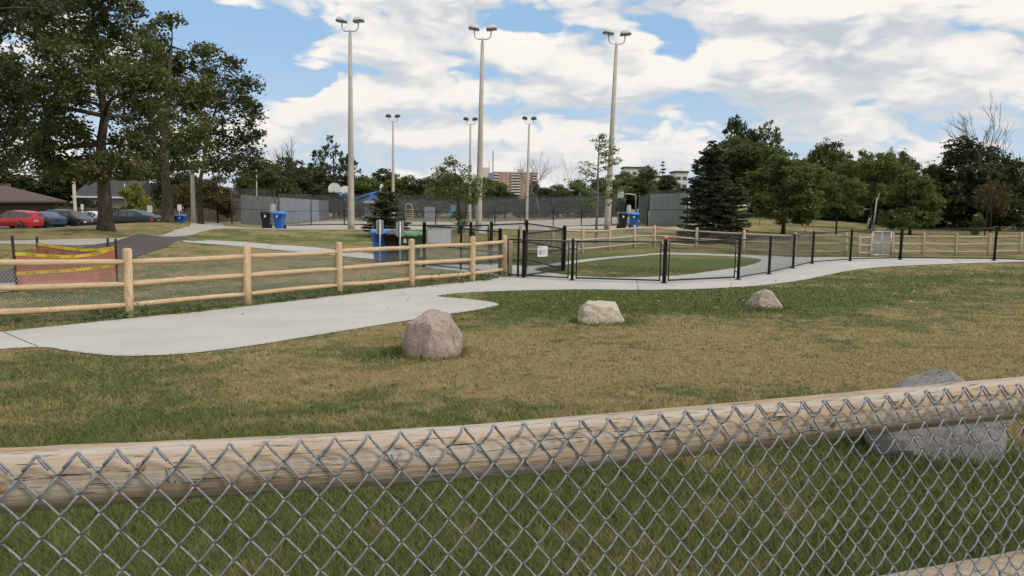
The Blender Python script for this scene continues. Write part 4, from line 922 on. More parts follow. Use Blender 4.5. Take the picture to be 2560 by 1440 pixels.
# ------------------------------------------------------------------ buildings
plain('brick_red', (.40, .205, .15), .85, .1, .3); plain('balcony_white', (.58, .56, .51), .7, .06, .3); plain('cream_wall', (.56, .53, .45), .8, .06, .3); plain('window_dark', (.05, .055, .06), .15, .2, .5, spec=.6)
plain('white_trim', (.66, .65, .62), .6, .04); plain('roof_brown', (.10, .072, .056), .9, .2, 3, bump=.3, bscale=20); plain('roof_slate', (.075, .085, .105), .85, .2, 3); plain('roof_dark', (.05, .05, .052), .85, .2, 3); plain('siding_tan', (.23, .20, .165), .8, .08, 2)
plain('siding_white', (.55, .55, .53), .8, .05, 2); plain('brick_brown', (.11, .07, .05), .85, .2, 4); plain('panel_blue', (.16, .24, .36), .6); plain('concrete_pale', (.56, .55, .52), .8, .06, .3)
D = 800.0
def wx(px): return P(px, 440, D).x
def wz(py, px=1290): return P(px, py, D).z
Yb = P(1290, 440, D).y; gz = hz(wx(1290), Yb)
apt = thing('apartment_block', 'distant red brick apartment block with white balconies behind the trees', 'building', (wx(1285), Yb, gz)); O = apt.location
x0, x1, zt = wx(1234), wx(1344), wz(432); fl = (wz(432) - wz(438.9))
m = MB(O); m.box(((x0 + x1) / 2, Yb + 9, (zt + gz) / 2), (x1 - x0, 18, zt - gz)); wl = m.build('wall', 'brick_red', apt)
m = MB(O); m.box(((x0 + x1) / 2, Yb + 9, zt + .5), (x1 - x0 + .8, 18.8, 1.0)); m.build('roof', 'concrete_pale', apt)
for i in range(11):
    z = zt - fl * (i + 1) + .3
    if z < gz: break
    m = MB(O); m.box(((x0 + x1) / 2, Yb - .05, z), (x1 - x0, .2, .28)); m.build('floor_band', 'balcony_white', apt)
    for a, b in ((1234.5, 1247), (1278, 1289), (1290, 1300.5), (1331, 1342.5)):
        m = MB(O); m.box(((wx(a) + wx(b)) / 2, Yb - .9, z + .75), (wx(b) - wx(a), 1.6, 1.25)); bl = m.build('balcony', 'balcony_white', apt)
        m = MB(O); m.box(((wx(a) + wx(b)) / 2, Yb - .12, z + fl * .72), (wx(b) - wx(a), .2, fl * .5)); m.build('recess', 'window_dark', bl)
    for a in (1258.5, 1268, 1309, 1322):
        w = m = MB(O); m.box((wx(a), Yb - .06, z + fl * .55), (1.9, .2, 1.5)); w = m.build('window', 'white_trim', apt); m = MB(O); m.box((wx(a) - .3, Yb - .2, z + fl * .55), (.9, .12, 1.3)); m.build('pane', 'window_dark', w)
x2 = wx(1202); m = MB(O); m.box(((x2 + wx(1224)) / 2, Yb + 6, (wz(420) + gz) / 2), (wx(1224) - x2, 14, wz(420) - gz)); m.build('stair_tower', 'cream_wall', apt)
m = MB(O); m.box((wx(1229), Yb + 3, (wz(433) + gz) / 2), (wx(1234) - wx(1224), 12, wz(433) - gz)); m.build('lift_shaft', 'panel_blue', apt)
m = MB(O); m.box((wx(1300), Yb + 10, zt + 2.2), (wx(1305) - wx(1290), 8, 3.4)); m.build('penthouse', 'cream_wall', apt)
for a, h in ((1222, 8), (1231.5, 18), (1286, 6), (1306, 6), (1333, 5), (1338, 6), (1342, 5)):
    m = MB(O); m.tube([(wx(a), Yb + 5, zt), (wx(a), Yb + 5, zt + h + (4 if a < 1232 else 0))], .5 if h > 10 else .25, 6); m.build('antenna', 'lamp_dark', apt)
x3 = wx(1077); m = MB(O); m.box(((x3 + wx(1200)) / 2, Yb + 16, (wz(438) + gz) / 2), (wx(1200) - x3, 12, wz(438) - gz)); m.build('rear_wing', 'concrete_pale', apt)
def flat_block(label, px0, px1, pt_, D, parts):
    a = P(px0, pt_, D); b = P(px1, pt_, D); g = hz(a.x, a.y); t = thing('office_block', label, 'building', ((a.x + b.x) / 2, a.y, g)); O = t.location
    m = MB(O); m.box(((a.x + b.x) / 2, a.y + 6, (a.z + g) / 2), (b.x - a.x, 12, a.z - g)); m.build('wall', parts[0], t)
    m = MB(O); m.box(((a.x + b.x) / 2, a.y + 6, a.z + .3), (b.x - a.x + .8, 12.8, .7)); m.build('parapet', 'roof_dark', t)
    n = max(2, int((b.x - a.x) / 3))
    for i in range(n):
        for r in range(2): m = MB(O); m.box((a.x + (i + .5) * (b.x - a.x) / n, a.y - .03, a.z - 2.4 - r * 3.3), (1.7, .14, 1.4)); m.build('window', 'window_dark', t)
flat_block('pale flat roofed building rising over the trees left of the large spruce', 1690, 1720, 431, 330, ('siding_white',))
flat_block('cream rooftop block above the trees behind the right floodlight', 1562, 1612, 420, 360, ('cream_wall',))
flat_block('long low grey building behind the trees right of the floodlight', 1545, 1690, 441, 380, ('concrete_pale',))

def hip_house(label, cx, cy, w, dpt, wallh, roofh, wallmat, roofmat, eave=.5, gable=False, z=None, windows=(), hip=.5):
    g = hz(cx, cy) if z is None else z; t = thing('house', label, 'building', (cx, cy, g))
    m = MB(); m.box((0, 0, wallh / 2 - .3), (w, dpt, wallh + .6)); m.build('wall', wallmat, t); W2, D2 = w / 2 + eave, dpt / 2 + eave; hx = 0 if gable else min(W2 * hip, D2)
    m = MB(); A = [Vector((-W2, -D2, wallh)), Vector((W2, -D2, wallh)), Vector((W2, D2, wallh)), Vector((-W2, D2, wallh))]; r1, r2 = Vector((-W2 + hx, 0, wallh + roofh)), Vector((W2 - hx, 0, wallh + roofh))
    n = len(m.v); m.v += A + [r1, r2]
    for f in ((0, 1, 5, 4), (2, 3, 4, 5), (1, 2, 5), (3, 0, 4), (3, 2, 1, 0)): m.face([n + i for i in f])
    rf = m.build('roof', roofmat, t)
    for a, b in ((0, 1), (1, 2), (2, 3), (3, 0)): m = MB(); m.bar(A[a] + Vector((0, 0, -.08)), A[b] + Vector((0, 0, -.08)), .06, .2); m.build('fascia', 'white_trim' if roofmat != 'roof_brown' else 'roof_brown', rf)
    for x, z0, ww, hh in windows:
        m = MB(); m.box((x, -dpt / 2 - .02, z0), (ww, .1, hh)); f = m.build('window', 'white_trim', t)
        for s in (-1, 1): m = MB(); m.box((x + s * ww * .245, -dpt / 2 - .065, z0), (ww * .43, .03, hh * .78)); m.build('pane', 'window_dark', f)
    m = MB(); m.box((w * .25, .8, wallh + roofh * .75), (.7, .7, 1.3)); m.build('chimney', 'brick_brown', t)
    return t
q = P(-55, 540, 86); hip_house('low brown building with a wide brown hipped roof at the left edge', q.x, q.y, 11.0, 10, 2.6, 1.6, 'brick_brown', 'roof_brown', 1.0, z=hz(q.x, q.y) - .3)
q = P(95, 540, 118); hip_house('house with a blue grey gable roof between the trees on the left', q.x, q.y, 4.2, 8, 2.3, 2.3, 'siding_white', 'roof_slate', gable=True)
q = P(300, 540, 104); hip_house('grey tan house with a white double window behind the first big trunk', q.x, q.y, 6.6, 8, 2.9, 2.1, 'siding_tan', 'roof_dark', gable=True, windows=((-.35, 2.0, 1.5, .75),))
q = P(560, 540, 125); hip_house('low pale house half hidden behind the third big tree', q.x, q.y, 9, 8, 2.2, 1.6, 'siding_white', 'roof_dark', windows=((1, 1.4, 1.6, 1.0),))
# board fence behind the car park
a, b = onground(P(100, 556, 90)), onground(P(640, 552, 96)); bf = thing('board_fence', 'dark brown board fence along the back of the car park', 'fence', a); plain('board_brown', (.10, .075, .055), .9, .3, 3); nb = 70; e = (b - a) / nb
for i in range(nb):
    p = onground(a + e * (i + .5)); m = MB(a); h = 1.55 + .05 * math.sin(i * 2.3); m.box(p + Vector((0, 0, h / 2)), (e.length * .93, .04, h)); m.build('board', 'board_brown', bf)

# ------------------------------------------------------------------ parked cars
for nm, c in (('paint_red', (.42, .025, .03)), ('paint_navy', (.03, .055, .095)), ('paint_black', (.010, .010, .013)), ('paint_charcoal', (.035, .035, .04)), ('paint_silver', (.22, .24, .25)), ('paint_white', (.62, .64, .66))):
    pm = plain(nm, c, .38, .03, 1, spec=.35); pm.node_tree.nodes['Principled BSDF'].inputs['Coat Weight'].default_value = .25
plain('car_glass', (.03, .036, .042), .05, .1, 1, spec=.8); plain('alloy', (.45, .46, .47), .35, .1, 3, .6); plain('tail_red', (.5, .02, .02), .3); plain('head_clear', (.75, .76, .78), .15)
SHAPES = {  # station x (front 0 .. rear 1): bottom, belt, top, half width factor, top half width factor
 'hatch': (4.1, 1.76, [(0, .42, .62, .66, .82, .7), (.03, .25, .72, .80, .95, .8), (.2, .24, .86, .98, 1, .86), (.27, .24, .92, 1.06, 1, .84), (.42, .24, .96, 1.50, 1, .70), (.60, .24, .98, 1.56, 1, .71), (.84, .24, 1.00, 1.52, .99, .70), (.95, .25, 1.0, 1.40, .96, .68), (.985, .27, .98, 1.06, .93, .78), (1, .42, .80, .86, .86, .75)], (.42, .93), (.27, .42), (.95, .985)),
 'suv': (4.5, 1.85, [(0, .45, .68, .74, .84, .72), (.03, .28, .80, .90, .96, .82), (.2, .27, .96, 1.06, 1, .88), (.27, .27, 1.02, 1.14, 1, .85), (.40, .27, 1.06, 1.60, 1, .72), (.60, .27, 1.08, 1.66, 1, .72), (.82, .27, 1.10, 1.60, .99, .70), (.93, .28, 1.10, 1.42, .96, .68), (.98, .30, 1.06, 1.14, .93, .78), (1, .45, .85, .92, .86, .75)], (.40, .92), (.27, .40), (.93, .98)),
 'sedan': (4.75, 1.82, [(0, .40, .58, .62, .82, .7), (.03, .22, .68, .76, .95, .8), (.22, .21, .84, .93, 1, .86), (.29, .21, .90, 1.0, 1, .83), (.44, .21, .93, 1.40, 1, .68), (.58, .21, .94, 1.44, 1, .69), (.70, .21, .96, 1.38, 1, .67), (.86, .22, .97, 1.09, .98, .78), (.96, .24, .95, 1.02, .94, .80), (1, .42, .80, .86, .86, .75)], (.44, .74), (.29, .44), (.70, .86))}
def car(label, kind, paint, base, rz):
    L, Wd, st, side, shield, rear = SHAPES[kind]; t = thing('parked_car', label, 'car', base, rz, 'cars parked in the lot'); rings = []
    for x, zb, zs, zt, w, wt in st:
        X = (x - .5) * L; hw = Wd / 2 * w; tw = Wd / 2 * wt; half = [(hw * .9, zb), (hw, zb + .12), (hw * 1.0, (zb + zs) / 2 + .05), (hw * .97, zs), (tw + (hw - tw) * .12, zt - .06 * (zt - zs)), (tw * .8, zt - .005), (tw * .35, zt + .015)]
        rings.append([Vector((X, y, z)) for y, z in half] + [Vector((X, -y, z)) for y, z in half[::-1]])
    m = MB(); m.loft(rings, True); b = m.build('body', paint, t); b.data.set_sharp_from_angle(angle=math.radians(40)) if hasattr(b.data, 'set_sharp_from_angle') else None
    def patch(name, mat, i0, i1, j0, j1, ins=.08, off=.006):
        q = [rings[i0][j0], rings[i1][j0], rings[i1][j1], rings[i0][j1]]; c = sum(q, Vector()) / 4; q = [p.lerp(c, ins) for p in q]; n = (q[1] - q[0]).cross(q[3] - q[0]).normalized()
        if n.dot(c - Vector((0, 0, .7))) < 0: n = -n
        m = MB(); m.extrude([p + n * off * .3 for p in q], n * off); return m.build(name, mat, t)
    n = len(rings[0])
    for i in range(len(st) - 1):
        x0, x1 = st[i][0], st[i + 1][0]
        if x0 >= side[0] - .2 and x1 <= side[1] + .16 and st[i + 1][3] - st[i + 1][2] > .1 or (x0 >= side[0] and x1 <= side[1] + .16):
            if x0 >= shield[0] and x1 <= side[1] + .16:
                for j0, j1 in ((3, 4), (n - 4, n - 5)): patch('side_window', 'car_glass', i, i + 1, j0, j1, .10)
        if (x0, x1) == shield or (x0, x1) == rear: patch('windscreen' if (x0, x1) == shield else 'rear_window', 'car_glass', i, i + 1, 4, n - 5, .07)
    for i, nm, mt in ((0, 'headlight', 'head_clear'), (len(st) - 2, 'tail_light', 'tail_red')):
        for j0, j1 in ((2, 3), (n - 3, n - 4)): patch(nm, mt, i, i + 1, j0, j1, .12, .012)
    for x in (.18, .80):
        for s in (-1, 1):
            c = Vector(((x - .5) * L, s * (Wd / 2 - .10), .325)); m = MB(); m.lathe([(.20, -.11), (.30, -.11), (.325, -.07), (.325, .07), (.30, .11), (.2, .11)], c, 22, axis=(0, s, 0)); w = m.build('wheel', 'rubber', t)
            m = MB(); m.lathe([(.21, .10), (.205, .115), (.12, .09), (.05, .105), (.001, .11)], c, 20, axis=(0, s, 0)); m.build('rim', 'alloy', w)
            m = MB(); m.lathe([(.39, -.02), (.39, .052)], Vector((c.x, s * (Wd / 2 - .06), .34)), 22, axis=(0, s, 0)); m.build('wheel_arch', 'rubber', t)
    for s in (-1, 1): m = MB(); m.box(((shield[1] - .12 - .5) * L, s * (Wd / 2 + .08), st[4][2] + .08), (.10, .18, .13)); m.build('wing_mirror', paint, t)
    x = L / 2 - .03; m = MB(); m.box((x + .02, 0, .72), (.02, .5, .14)); m.build('licence_plate', 'sign_white', t)
    return t
R_ = math.radians
car('red hatchback at the left edge of the car park', 'hatch', 'paint_red', base_at(42, 572, 66), R_(-14))
car('dark blue sedan parked right behind the red hatchback', 'sedan', 'paint_navy', base_at(108, 571, 69), R_(-30))
car('black suv between the dark blue sedan and the grey sedan', 'suv', 'paint_black', base_at(146, 570, 71), R_(-28))
car('dark grey sedan with its nose towards the white car', 'sedan', 'paint_charcoal', base_at(190, 569, 70.5), R_(180 - 24))
car('white sedan half hidden behind the first big trunk', 'sedan', 'paint_white', base_at(242, 567, 73), R_(180 - 16))
car('black sedan between the two big tree trunks', 'sedan', 'paint_black', base_at(322, 571, 57.5), R_(-6))

# ------------------------------------------------------------------ trees
bark('bark_oak', (.045, .036, .028), (.125, .097, .072)); bark('bark_dark', (.03, .026, .022), (.085, .07, .056), 14.0); bark('bark_grey', (.16, .145, .125), (.30, .275, .24), 14.0); bark('bark_pale', (.33, .31, .28), (.5, .47, .43), 10.0)
leafmat('leaf_oak', (.030, .038, .012), (.140, .148, .046), .32); leafmat('leaf_dark', (.018, .028, .010), (.082, .098, .033), .25); leafmat('leaf_green', (.038, .062, .014), (.155, .190, .050), .34)
leafmat('leaf_light', (.055, .095, .020), (.150, .195, .055), .3); leafmat('leaf_yellow', (.13, .15, .02), (.30, .29, .05), .3); leafmat('leaf_rust', (.060, .050, .018), (.150, .112, .040), .25); leafmat('needle', (.016, .025, .012), (.064, .080, .038), .1); leafmat('needle_light', (.026, .040, .014), (.110, .130, .050), .15)
def limb_pts(a, b, rng, bend=.12, n=5, lift=0.0):
    a = np.array(a, float); b = np.array(b, float); L = np.linalg.norm(b - a); w = rng.normal(0, 1, 3) * bend * L; w[2] += lift * L
    return [Vector(a + (b - a) * t + w * math.sin(math.pi * t)) for t in np.linspace(0, 1, n)]
def leaves(centres, rad, per, size, rng, flat=.7, up=.35, tone=None):
    """leaf sprays round clump centres: folded four-cornered leaves, random turn"""
    c = np.repeat(np.asarray(centres), per, 0); R = np.repeat(np.broadcast_to(rad, (len(centres),)), per)
    n = len(c); off = rng.normal(0, .5, (n, 3)); off /= np.maximum(1, np.linalg.norm(off, axis=1) / 1.15)[:, None]; off[:, 2] *= flat
    p = c + off * R[:, None]
    nrm = rng.normal(0, 1, (n, 3)); nrm[:, 2] = np.abs(nrm[:, 2]) + up; nrm /= np.linalg.norm(nrm, axis=1)[:, None]
    t = np.cross(nrm, rng.normal(0, 1, (n, 3))); t /= np.linalg.norm(t, axis=1)[:, None]; b = np.cross(nrm, t)
    s = (size * rng.uniform(.55, 1.35, n))[:, None]
    v = np.stack([p - t * s * .6, p + b * s * .42 + nrm * s * .12, p + t * s * .6 - nrm * s * .1, p - b * s * .42 + nrm * s * .12], 1).reshape(-1, 3)
    f = np.arange(n * 4).reshape(-1, 4); ct = np.repeat(rng.uniform(0, 1, len(centres)) if tone is None else tone, per)
    rn = np.clip(.55 * ct + .45 * rng.uniform(0, 1, n), 0, 1)
    return v, f, np.repeat(rn, 4)
def lobe_points(c, r, n, rng, shell=.45):
    d = rng.normal(0, 1, (n, 3)); d /= np.linalg.norm(d, axis=1)[:, None]
    return np.asarray(c)[None] + d * np.asarray(r)[None] * (rng.uniform(shell ** 3, 1, n) ** (1 / 3))[:, None]
def broadleaf(label, base, trunk, lobes, leaf, barkm, seed, r0, clump=.55, per=70, lsize=.16, density=1.0, group=None, name='oak_tree', fork=None, cat='tree'):
    """trunk: points up the stem; lobes: (centre, radii) of the crown's masses"""
    rng = np.random.default_rng(seed); t = thing(name, label, cat, base, 0, group); O = np.array(base, float)
    m = MB(base); n = len(trunk); rad = [r0 * (1.45 if i == 0 else 1.08 if i == 1 else 1) * (1 - .72 * (i / (n - 1)) ** .9) for i in range(n)]
    if True: # flared root
        p0, p1 = Vector(trunk[0]), Vector(trunk[1]); trunk = [p0 - Vector((0, 0, .3)), p0 + (p1 - p0) * .12, p0 + (p1 - p0) * .4] + list(trunk[1:]); rad = [r0 * 1.55, r0 * 1.22, r0 * 1.02] + [min(r0 * .97, x) for x in rad[1:]]
    m.tube(trunk, rad, 18); tp = [np.array(p) for p in trunk]; cents = []
    for c, r in lobes:
        c = np.array(c); j = min(range(3, len(tp)), key=lambda k: np.linalg.norm((tp[k] - c) * (1, 1, 1.6)) + (2.0 if tp[k][2] > c[2] + .5 else 0)); L = np.linalg.norm(c - tp[j])
        lr = max(.035, min(rad[j] * .62, .028 * L + .03)); m.tube(limb_pts(tp[j], c, rng, .10, 6, .05), list(np.linspace(lr, lr * .35, 6)), 7)
        k = max(6, int(density * 5.2 * (r[0] * r[1] + r[1] * r[2] + r[0] * r[2]) / 3 / clump ** 2)); cp = lobe_points(c, r, k, rng); cents.append(cp)
        for q in cp[:max(4, k // 2)]: m.tube(limb_pts(c, q, rng, .12, 4), [lr * .33, lr * .22, lr * .14, .008], 4, cap=False)
    m.build('trunk', barkm, t); cents = np.concatenate(cents)
    v, f, rn = leaves(cents - O, clump * rng.uniform(.6, 1.25, len(cents)), per, lsize, rng)
    stuff(link('crown', np_mesh('crown', v, f, {'rnd': rn}), leaf, t)); return t
def plobes(d, lst, deep=.9, jit=1.0):
    rr = random.Random(int(d * 10)); out = []
    for px, py, rx, ry in lst: out.append((tuple(P(px, py, d + rr.uniform(-1, 1) * jit)), (rx * d / F, rx * d / F * deep, ry * d / F)))
    return out
def ptrunk(base, d, lst): return [tuple(base)] + [tuple(P(px, py, d)) for px, py in lst]
b1 = base_at(265, 577, 33)
broadleaf('huge oak with a thick trunk left of the black sedan', b1, ptrunk(b1, 33, ((262, 500), (258, 430), (252, 360), (262, 290), (250, 210), (240, 130), (230, 60))),
          plobes(33, ((150, 60, 120, 80), (255, 30, 95, 70), (330, 125, 80, 75), (200, 165, 110, 75), (90, 190, 110, 80), (60, 300, 95, 65), (140, 330, 80, 55), (345, 300, 80, 60), (330, 385, 75, 45), (185, 395, 85, 42), (310, 205, 70, 50), (380, 225, 60, 65), (140, 250, 80, 50), (210, -50, 120, 60), (95, 385, 70, 40), (275, 418, 90, 24), (190, 440, 70, 24)), jit=2.5), 'leaf_oak', 'bark_oak', 5, .29, clump=.46, per=52, lsize=.14, density=.98, group='big oaks on the left')
b2 = base_at(420, 556, 46)
broadleaf('big oak with a straight trunk right of the black sedan', b2, ptrunk(b2, 46, ((418, 500), (414, 440), (412, 380), (415, 300), (420, 230), (424, 170), (428, 115))),
          plobes(46, ((380, 92, 42, 38), (440, 155, 52, 42), (400, 185, 60, 55), (430, 270, 85, 60), (395, 350, 80, 45), (480, 330, 62, 55), (450, 395, 75, 38), (500, 128, 28, 13), (350, 410, 50, 30), (500, 230, 50, 45), (365, 140, 42, 45), (425, 45, 26, 14)), jit=2.5), 'leaf_oak', 'bark_oak', 8, .31, clump=.56, per=50, lsize=.18, density=.95, group='big oaks on the left')
b3 = base_at(502, 553, 56)
broadleaf('slimmer dark oak behind the grey concrete pole', b3, ptrunk(b3, 56, ((502, 500), (500, 455), (508, 410), (520, 340), (540, 270), (560, 200))),
          plobes(56, ((560, 175, 60, 45), (612, 225, 42, 50), (560, 260, 80, 55), (632, 290, 30, 45), (535, 335, 62, 50), (592, 375, 62, 45), (500, 220, 45, 50), (625, 350, 35, 35), (520, 130, 35, 25), (600, 420, 55, 32), (545, 415, 45, 25)), jit=2.0), 'leaf_dark', 'bark_dark', 12, .19, clump=.62, per=44, lsize=.2, density=.8, group='big oaks on the left')
b0 = onground(P(-190, 600, 27))
broadleaf('oak at the left edge whose branches reach into view from outside', b0, ptrunk(b0, 27, ((-185, 480), (-170, 380), (-160, 280), (-150, 180), (-140, 90))),
          plobes(27, ((-60, 30, 120, 60), (40, 0, 100, 40), (-90, 190, 140, 90), (-20, 260, 80, 70), (10, 345, 60, 45), (-60, 360, 90, 60), (-150, 90, 130, 90), (110, 20, 70, 35), (-10, 175, 60, 40)), jit=2.0), 'leaf_dark', 'bark_oak', 15, .42, clump=.42, per=52, lsize=.12, density=1.0, group='big oaks on the left')

# --- unit-height prototypes, shared by the trees further off
PROTO = {}
def proto_broad(seed, lobes, per, lsize, clump, n, trunk_h, shell=.4, spread=1.0, trunk_r=.022, wispy=0):
    rng = np.random.default_rng(seed); m = MB(); rr = random.Random(seed)
    tr = [Vector((0, 0, -.03)), Vector((rr.uniform(-.01, .01), 0, trunk_h * .5)), Vector((rr.uniform(-.015, .015), rr.uniform(-.01, .01), trunk_h)), Vector((rr.uniform(-.03, .03), rr.uniform(-.03, .03), .6)), Vector((0, 0, .86))]
    m.tube(tr, [trunk_r * 1.3, trunk_r, trunk_r * .9, trunk_r * .55, trunk_r * .15], 9); cents = []
    for c, r in lobes:
        cp = lobe_points(c, r, n, rng, shell); cents.append(cp); z = max(trunk_h * .8, c[2] * .62)
        a = tr[2].lerp(tr[3], min(1, max(0, (z - trunk_h) / max(.05, .6 - trunk_h)))); m.tube(limb_pts(a, c, rng, .1, 4), [trunk_r * .5, trunk_r * .35, trunk_r * .25, trunk_r * .12], 5)
        for q in cp[:n // 2]: m.tube(limb_pts(c, q, rng, .1, 3), [trunk_r * .14, trunk_r * .1, .0012], 3, cap=False)
    if wispy:
        for k in range(wispy):
            an = rng.uniform(0, 6.28); r = rng.uniform(.1, .42); z = 1.0 - .32 * r / .42 + rng.uniform(-.06, .05); q = np.array((r * math.cos(an), r * math.sin(an), z)); cents.append(q[None] + rng.normal(0, .012, (5, 3)) * (1, 1, 2.2)); m.tube([Vector(q) - Vector((q[0] * .35, q[1] * .35, .25)), Vector(q)], [.004, .001], 3, cap=False)
    cents = np.concatenate(cents); v, f, rn = leaves(cents, clump * rng.uniform(.6, 1.3, len(cents)), per, lsize, rng)
    me = m.mesh('trunk'); return me, np_mesh('crown', v, f, {'rnd': rn})
def ring_lobes(seed, n, z0, z1, R, r):
    rr = random.Random(seed); out = [((0, 0, (z0 + z1) / 2), (R * .75, R * .75, (z1 - z0) * .42)), ((.03, 0, z1 - r * .8), (r * 1.1, r * 1.1, r))]
    for i in range(n):
        a = 2 * math.pi * i / n + rr.uniform(-.3, .3); k = rr.uniform(.45, .9); z = rr.uniform(z0 + r * .6, z1 - r * 1.1); s = rr.uniform(.75, 1.25) * r
        out.append(((R * k * math.cos(a), R * k * math.sin(a), z), (s, s, s * .8)))
    return out
PROTO['round'] = [proto_broad(s, ring_lobes(s, 11, .16, .98, .40, .16), 28, .027, .060, 44, .18) for s in (31, 32, 33)]
PROTO['maple'] = [proto_broad(s, ring_lobes(s, 12, .10, .96, .38, .15), 30, .026, .055, 36, .12, wispy=10) for s in (41, 42)]
PROTO['wispy'] = [proto_broad(s, ring_lobes(s, 9, .30, .90, .36, .13), 20, .026, .058, 26, .30, wispy=34, trunk_r=.014) for s in (51, 52)]
PROTO['sparse'] = [proto_broad(s, ring_lobes(s, 10, .30, .98, .42, .14), 22, .028, .045, 17, .30, shell=.6, trunk_r=.018) for s in (61, 62)]
PROTO['bush'] = [proto_broad(s, ring_lobes(s, 10, .0, .98, .42, .2), 26, .036, .075, 30, .05) for s in (71, 72)]
CNT = {}
def tree(kind, leaf, label, px, by, top, hw, d, barkm='bark_dark', group=None, name='tree', hit=False):
    base = base_at(px, by, d)
    if hit: base = G(px, by); d = (base - CAM).dot(_fw)
    H = P(px, top, d).z - base.z; k = CNT[kind] = CNT.get(kind, -1) + 1
    tm, cm = PROTO[kind][k % len(PROTO[kind])]; t = thing(name, label, 'tree' if name != 'shrub' else 'shrub', base, random.Random(k * 13 + int(px)).uniform(0, 6.28), group)
    a = bpy.data.objects.new('trunk', tm); c = bpy.data.objects.new('crown', cm); w = hw * d / F / .46 * (1.34 if kind == 'round' else 1.22 if kind in ('maple', 'wispy') else 1.12)
    for o, mt in ((a, barkm), (c, leaf)):
        COL.objects.link(o); o.parent = t; o.scale = (w, w, H)
        if not o.data.materials: o.data.materials.append(None)
        o.material_slots[0].link = 'OBJECT'; o.material_slots[0].material = MATS[mt]
    stuff(c); return t
GB = 'trees behind the car park'
for a in (('round', 'leaf_dark', 'dark tree mass behind the brown roof at the left edge', 25, 560, 395, 95, 105), ('round', 'leaf_dark', 'dark tree left of the pale concrete pole behind the cars', 140, 560, 400, 75, 112),
          ('round', 'leaf_dark', 'dark tree right of the pale concrete pole behind the cars', 225, 560, 415, 70, 108), ('round', 'leaf_oak', 'green tree showing between the first two big trunks', 340, 556, 425, 75, 122),
          ('round', 'leaf_dark', 'dark tree directly behind the second big trunk', 405, 556, 420, 60, 108), ('round', 'leaf_dark', 'dark tree behind the house with the white window', 270, 556, 425, 60, 125), ('bush', 'leaf_dark', 'dark shrub behind the blue roofed house', 70, 556, 480, 60, 126),
          ('round', 'leaf_dark', 'dark tree between second trunk and grey pole', 465, 554, 432, 55, 120)): tree(*a, group=GB)
tree('round', 'leaf_yellow', 'small yellow green tree beside the tan house', 343, 560, 458, 30, 92, group=GB); tree('wispy', 'leaf_rust', 'rust tinged small tree left of the grey pole', 462, 554, 452, 32, 84, group=GB); tree('round', 'leaf_rust', 'rust brown tree right of the grey pole', 545, 552, 440, 42, 88, group=GB)
for i, px in enumerate((150, 215, 385, 520, 590, 630)): tree('bush', 'leaf_dark', ('dark shrub behind the board fence left of the pale pole', 'dark shrub behind the board fence right of the pale pole', 'dark shrub behind the board fence at the second trunk', 'dark shrub behind the board fence right of the grey pole', 'dark shrub left of the court corner fence', 'dark shrub behind the court corner fence')[i], px, 554, 500, 40, 100, name='shrub', group='shrubs behind the board fence')
GM = 'trees beyond the ball court'
for a in (('round', 'leaf_oak', 'olive green tree at the right foot of the big oaks', 655, 552, 400, 65, 118), ('round', 'leaf_dark', 'dark green tree above the left hitting wall', 725, 552, 398, 65, 124), ('round', 'leaf_dark', 'dark green tree under the dead branches', 790, 552, 418, 60, 126),
          ('sparse', 'leaf_dark', 'tall open dark oak just left of the left floodlight', 835, 552, 345, 58, 132), ('round', 'leaf_green', 'green round tree just right of the left floodlight', 908, 552, 440, 40, 140), ('round', 'leaf_dark', 'broad dark green tree behind the small spruce', 955, 552, 424, 52, 150),
          ('round', 'leaf_green', 'green tree right of the small spruce', 1020, 552, 440, 48, 145), ('round', 'leaf_dark', 'dark tree left of the young tree', 1075, 552, 444, 45, 150), ('round', 'leaf_dark', 'dark tree behind the young tree', 1135, 552, 436, 50, 155), ('round', 'leaf_green', 'green tree left of the brick apartment block', 1215, 552, 446, 42, 150),
          ('round', 'leaf_dark', 'low dark tree under the apartment block', 1262, 552, 478, 40, 140), ('round', 'leaf_dark', 'dark tree at the right end of the apartment block', 1332, 552, 455, 26, 150), ('round', 'leaf_dark', 'low dark tree right of the apartment block', 1395, 552, 462, 45, 150), ('round', 'leaf_green', 'tree left of the thin sapling', 1445, 552, 452, 42, 145),
          ('round', 'leaf_dark', 'dark tree behind the thin sapling', 1500, 552, 448, 48, 150), ('round', 'leaf_dark', 'dark tree right of the right floodlight', 1560, 552, 432, 48, 140), ('round', 'leaf_oak', 'olive tree above the basketball stand', 1612, 552, 418, 45, 135), ('round', 'leaf_dark', 'dark tree behind the pale panel wall', 1665, 552, 440, 45, 120),
          ('bush', 'leaf_light', 'bright green bush above the dark board fence', 1632, 556, 462, 18, 96)): tree(*a, group=GM)
for a in (('round', 'leaf_oak', 'olive tree above the bins at the left court corner', 690, 552, 412, 50, 112), ('round', 'leaf_dark', 'dark tree right above the blue grey hitting wall', 755, 552, 425, 55, 116), ('round', 'leaf_dark', 'low dark tree behind the fan backboards', 850, 552, 440, 45, 135),
          ('round', 'leaf_green', 'low green tree between the backboards and the far pole', 930, 552, 446, 40, 138), ('round', 'leaf_dark', 'low dark tree behind the cream ladder', 1045, 552, 450, 45, 142), ('round', 'leaf_oak', 'low olive tree behind the middle floodlight', 1185, 552, 455, 42, 142), ('round', 'leaf_dark', 'low dark tree below the fine bare tree', 1362, 552, 470, 40, 142),
          ('round', 'leaf_oak', 'low olive tree between the sapling and the right floodlight', 1530, 552, 452, 40, 138), ('round', 'leaf_dark', 'low dark tree above the far bins', 1590, 552, 448, 42, 128)): tree(*a, group=GM)
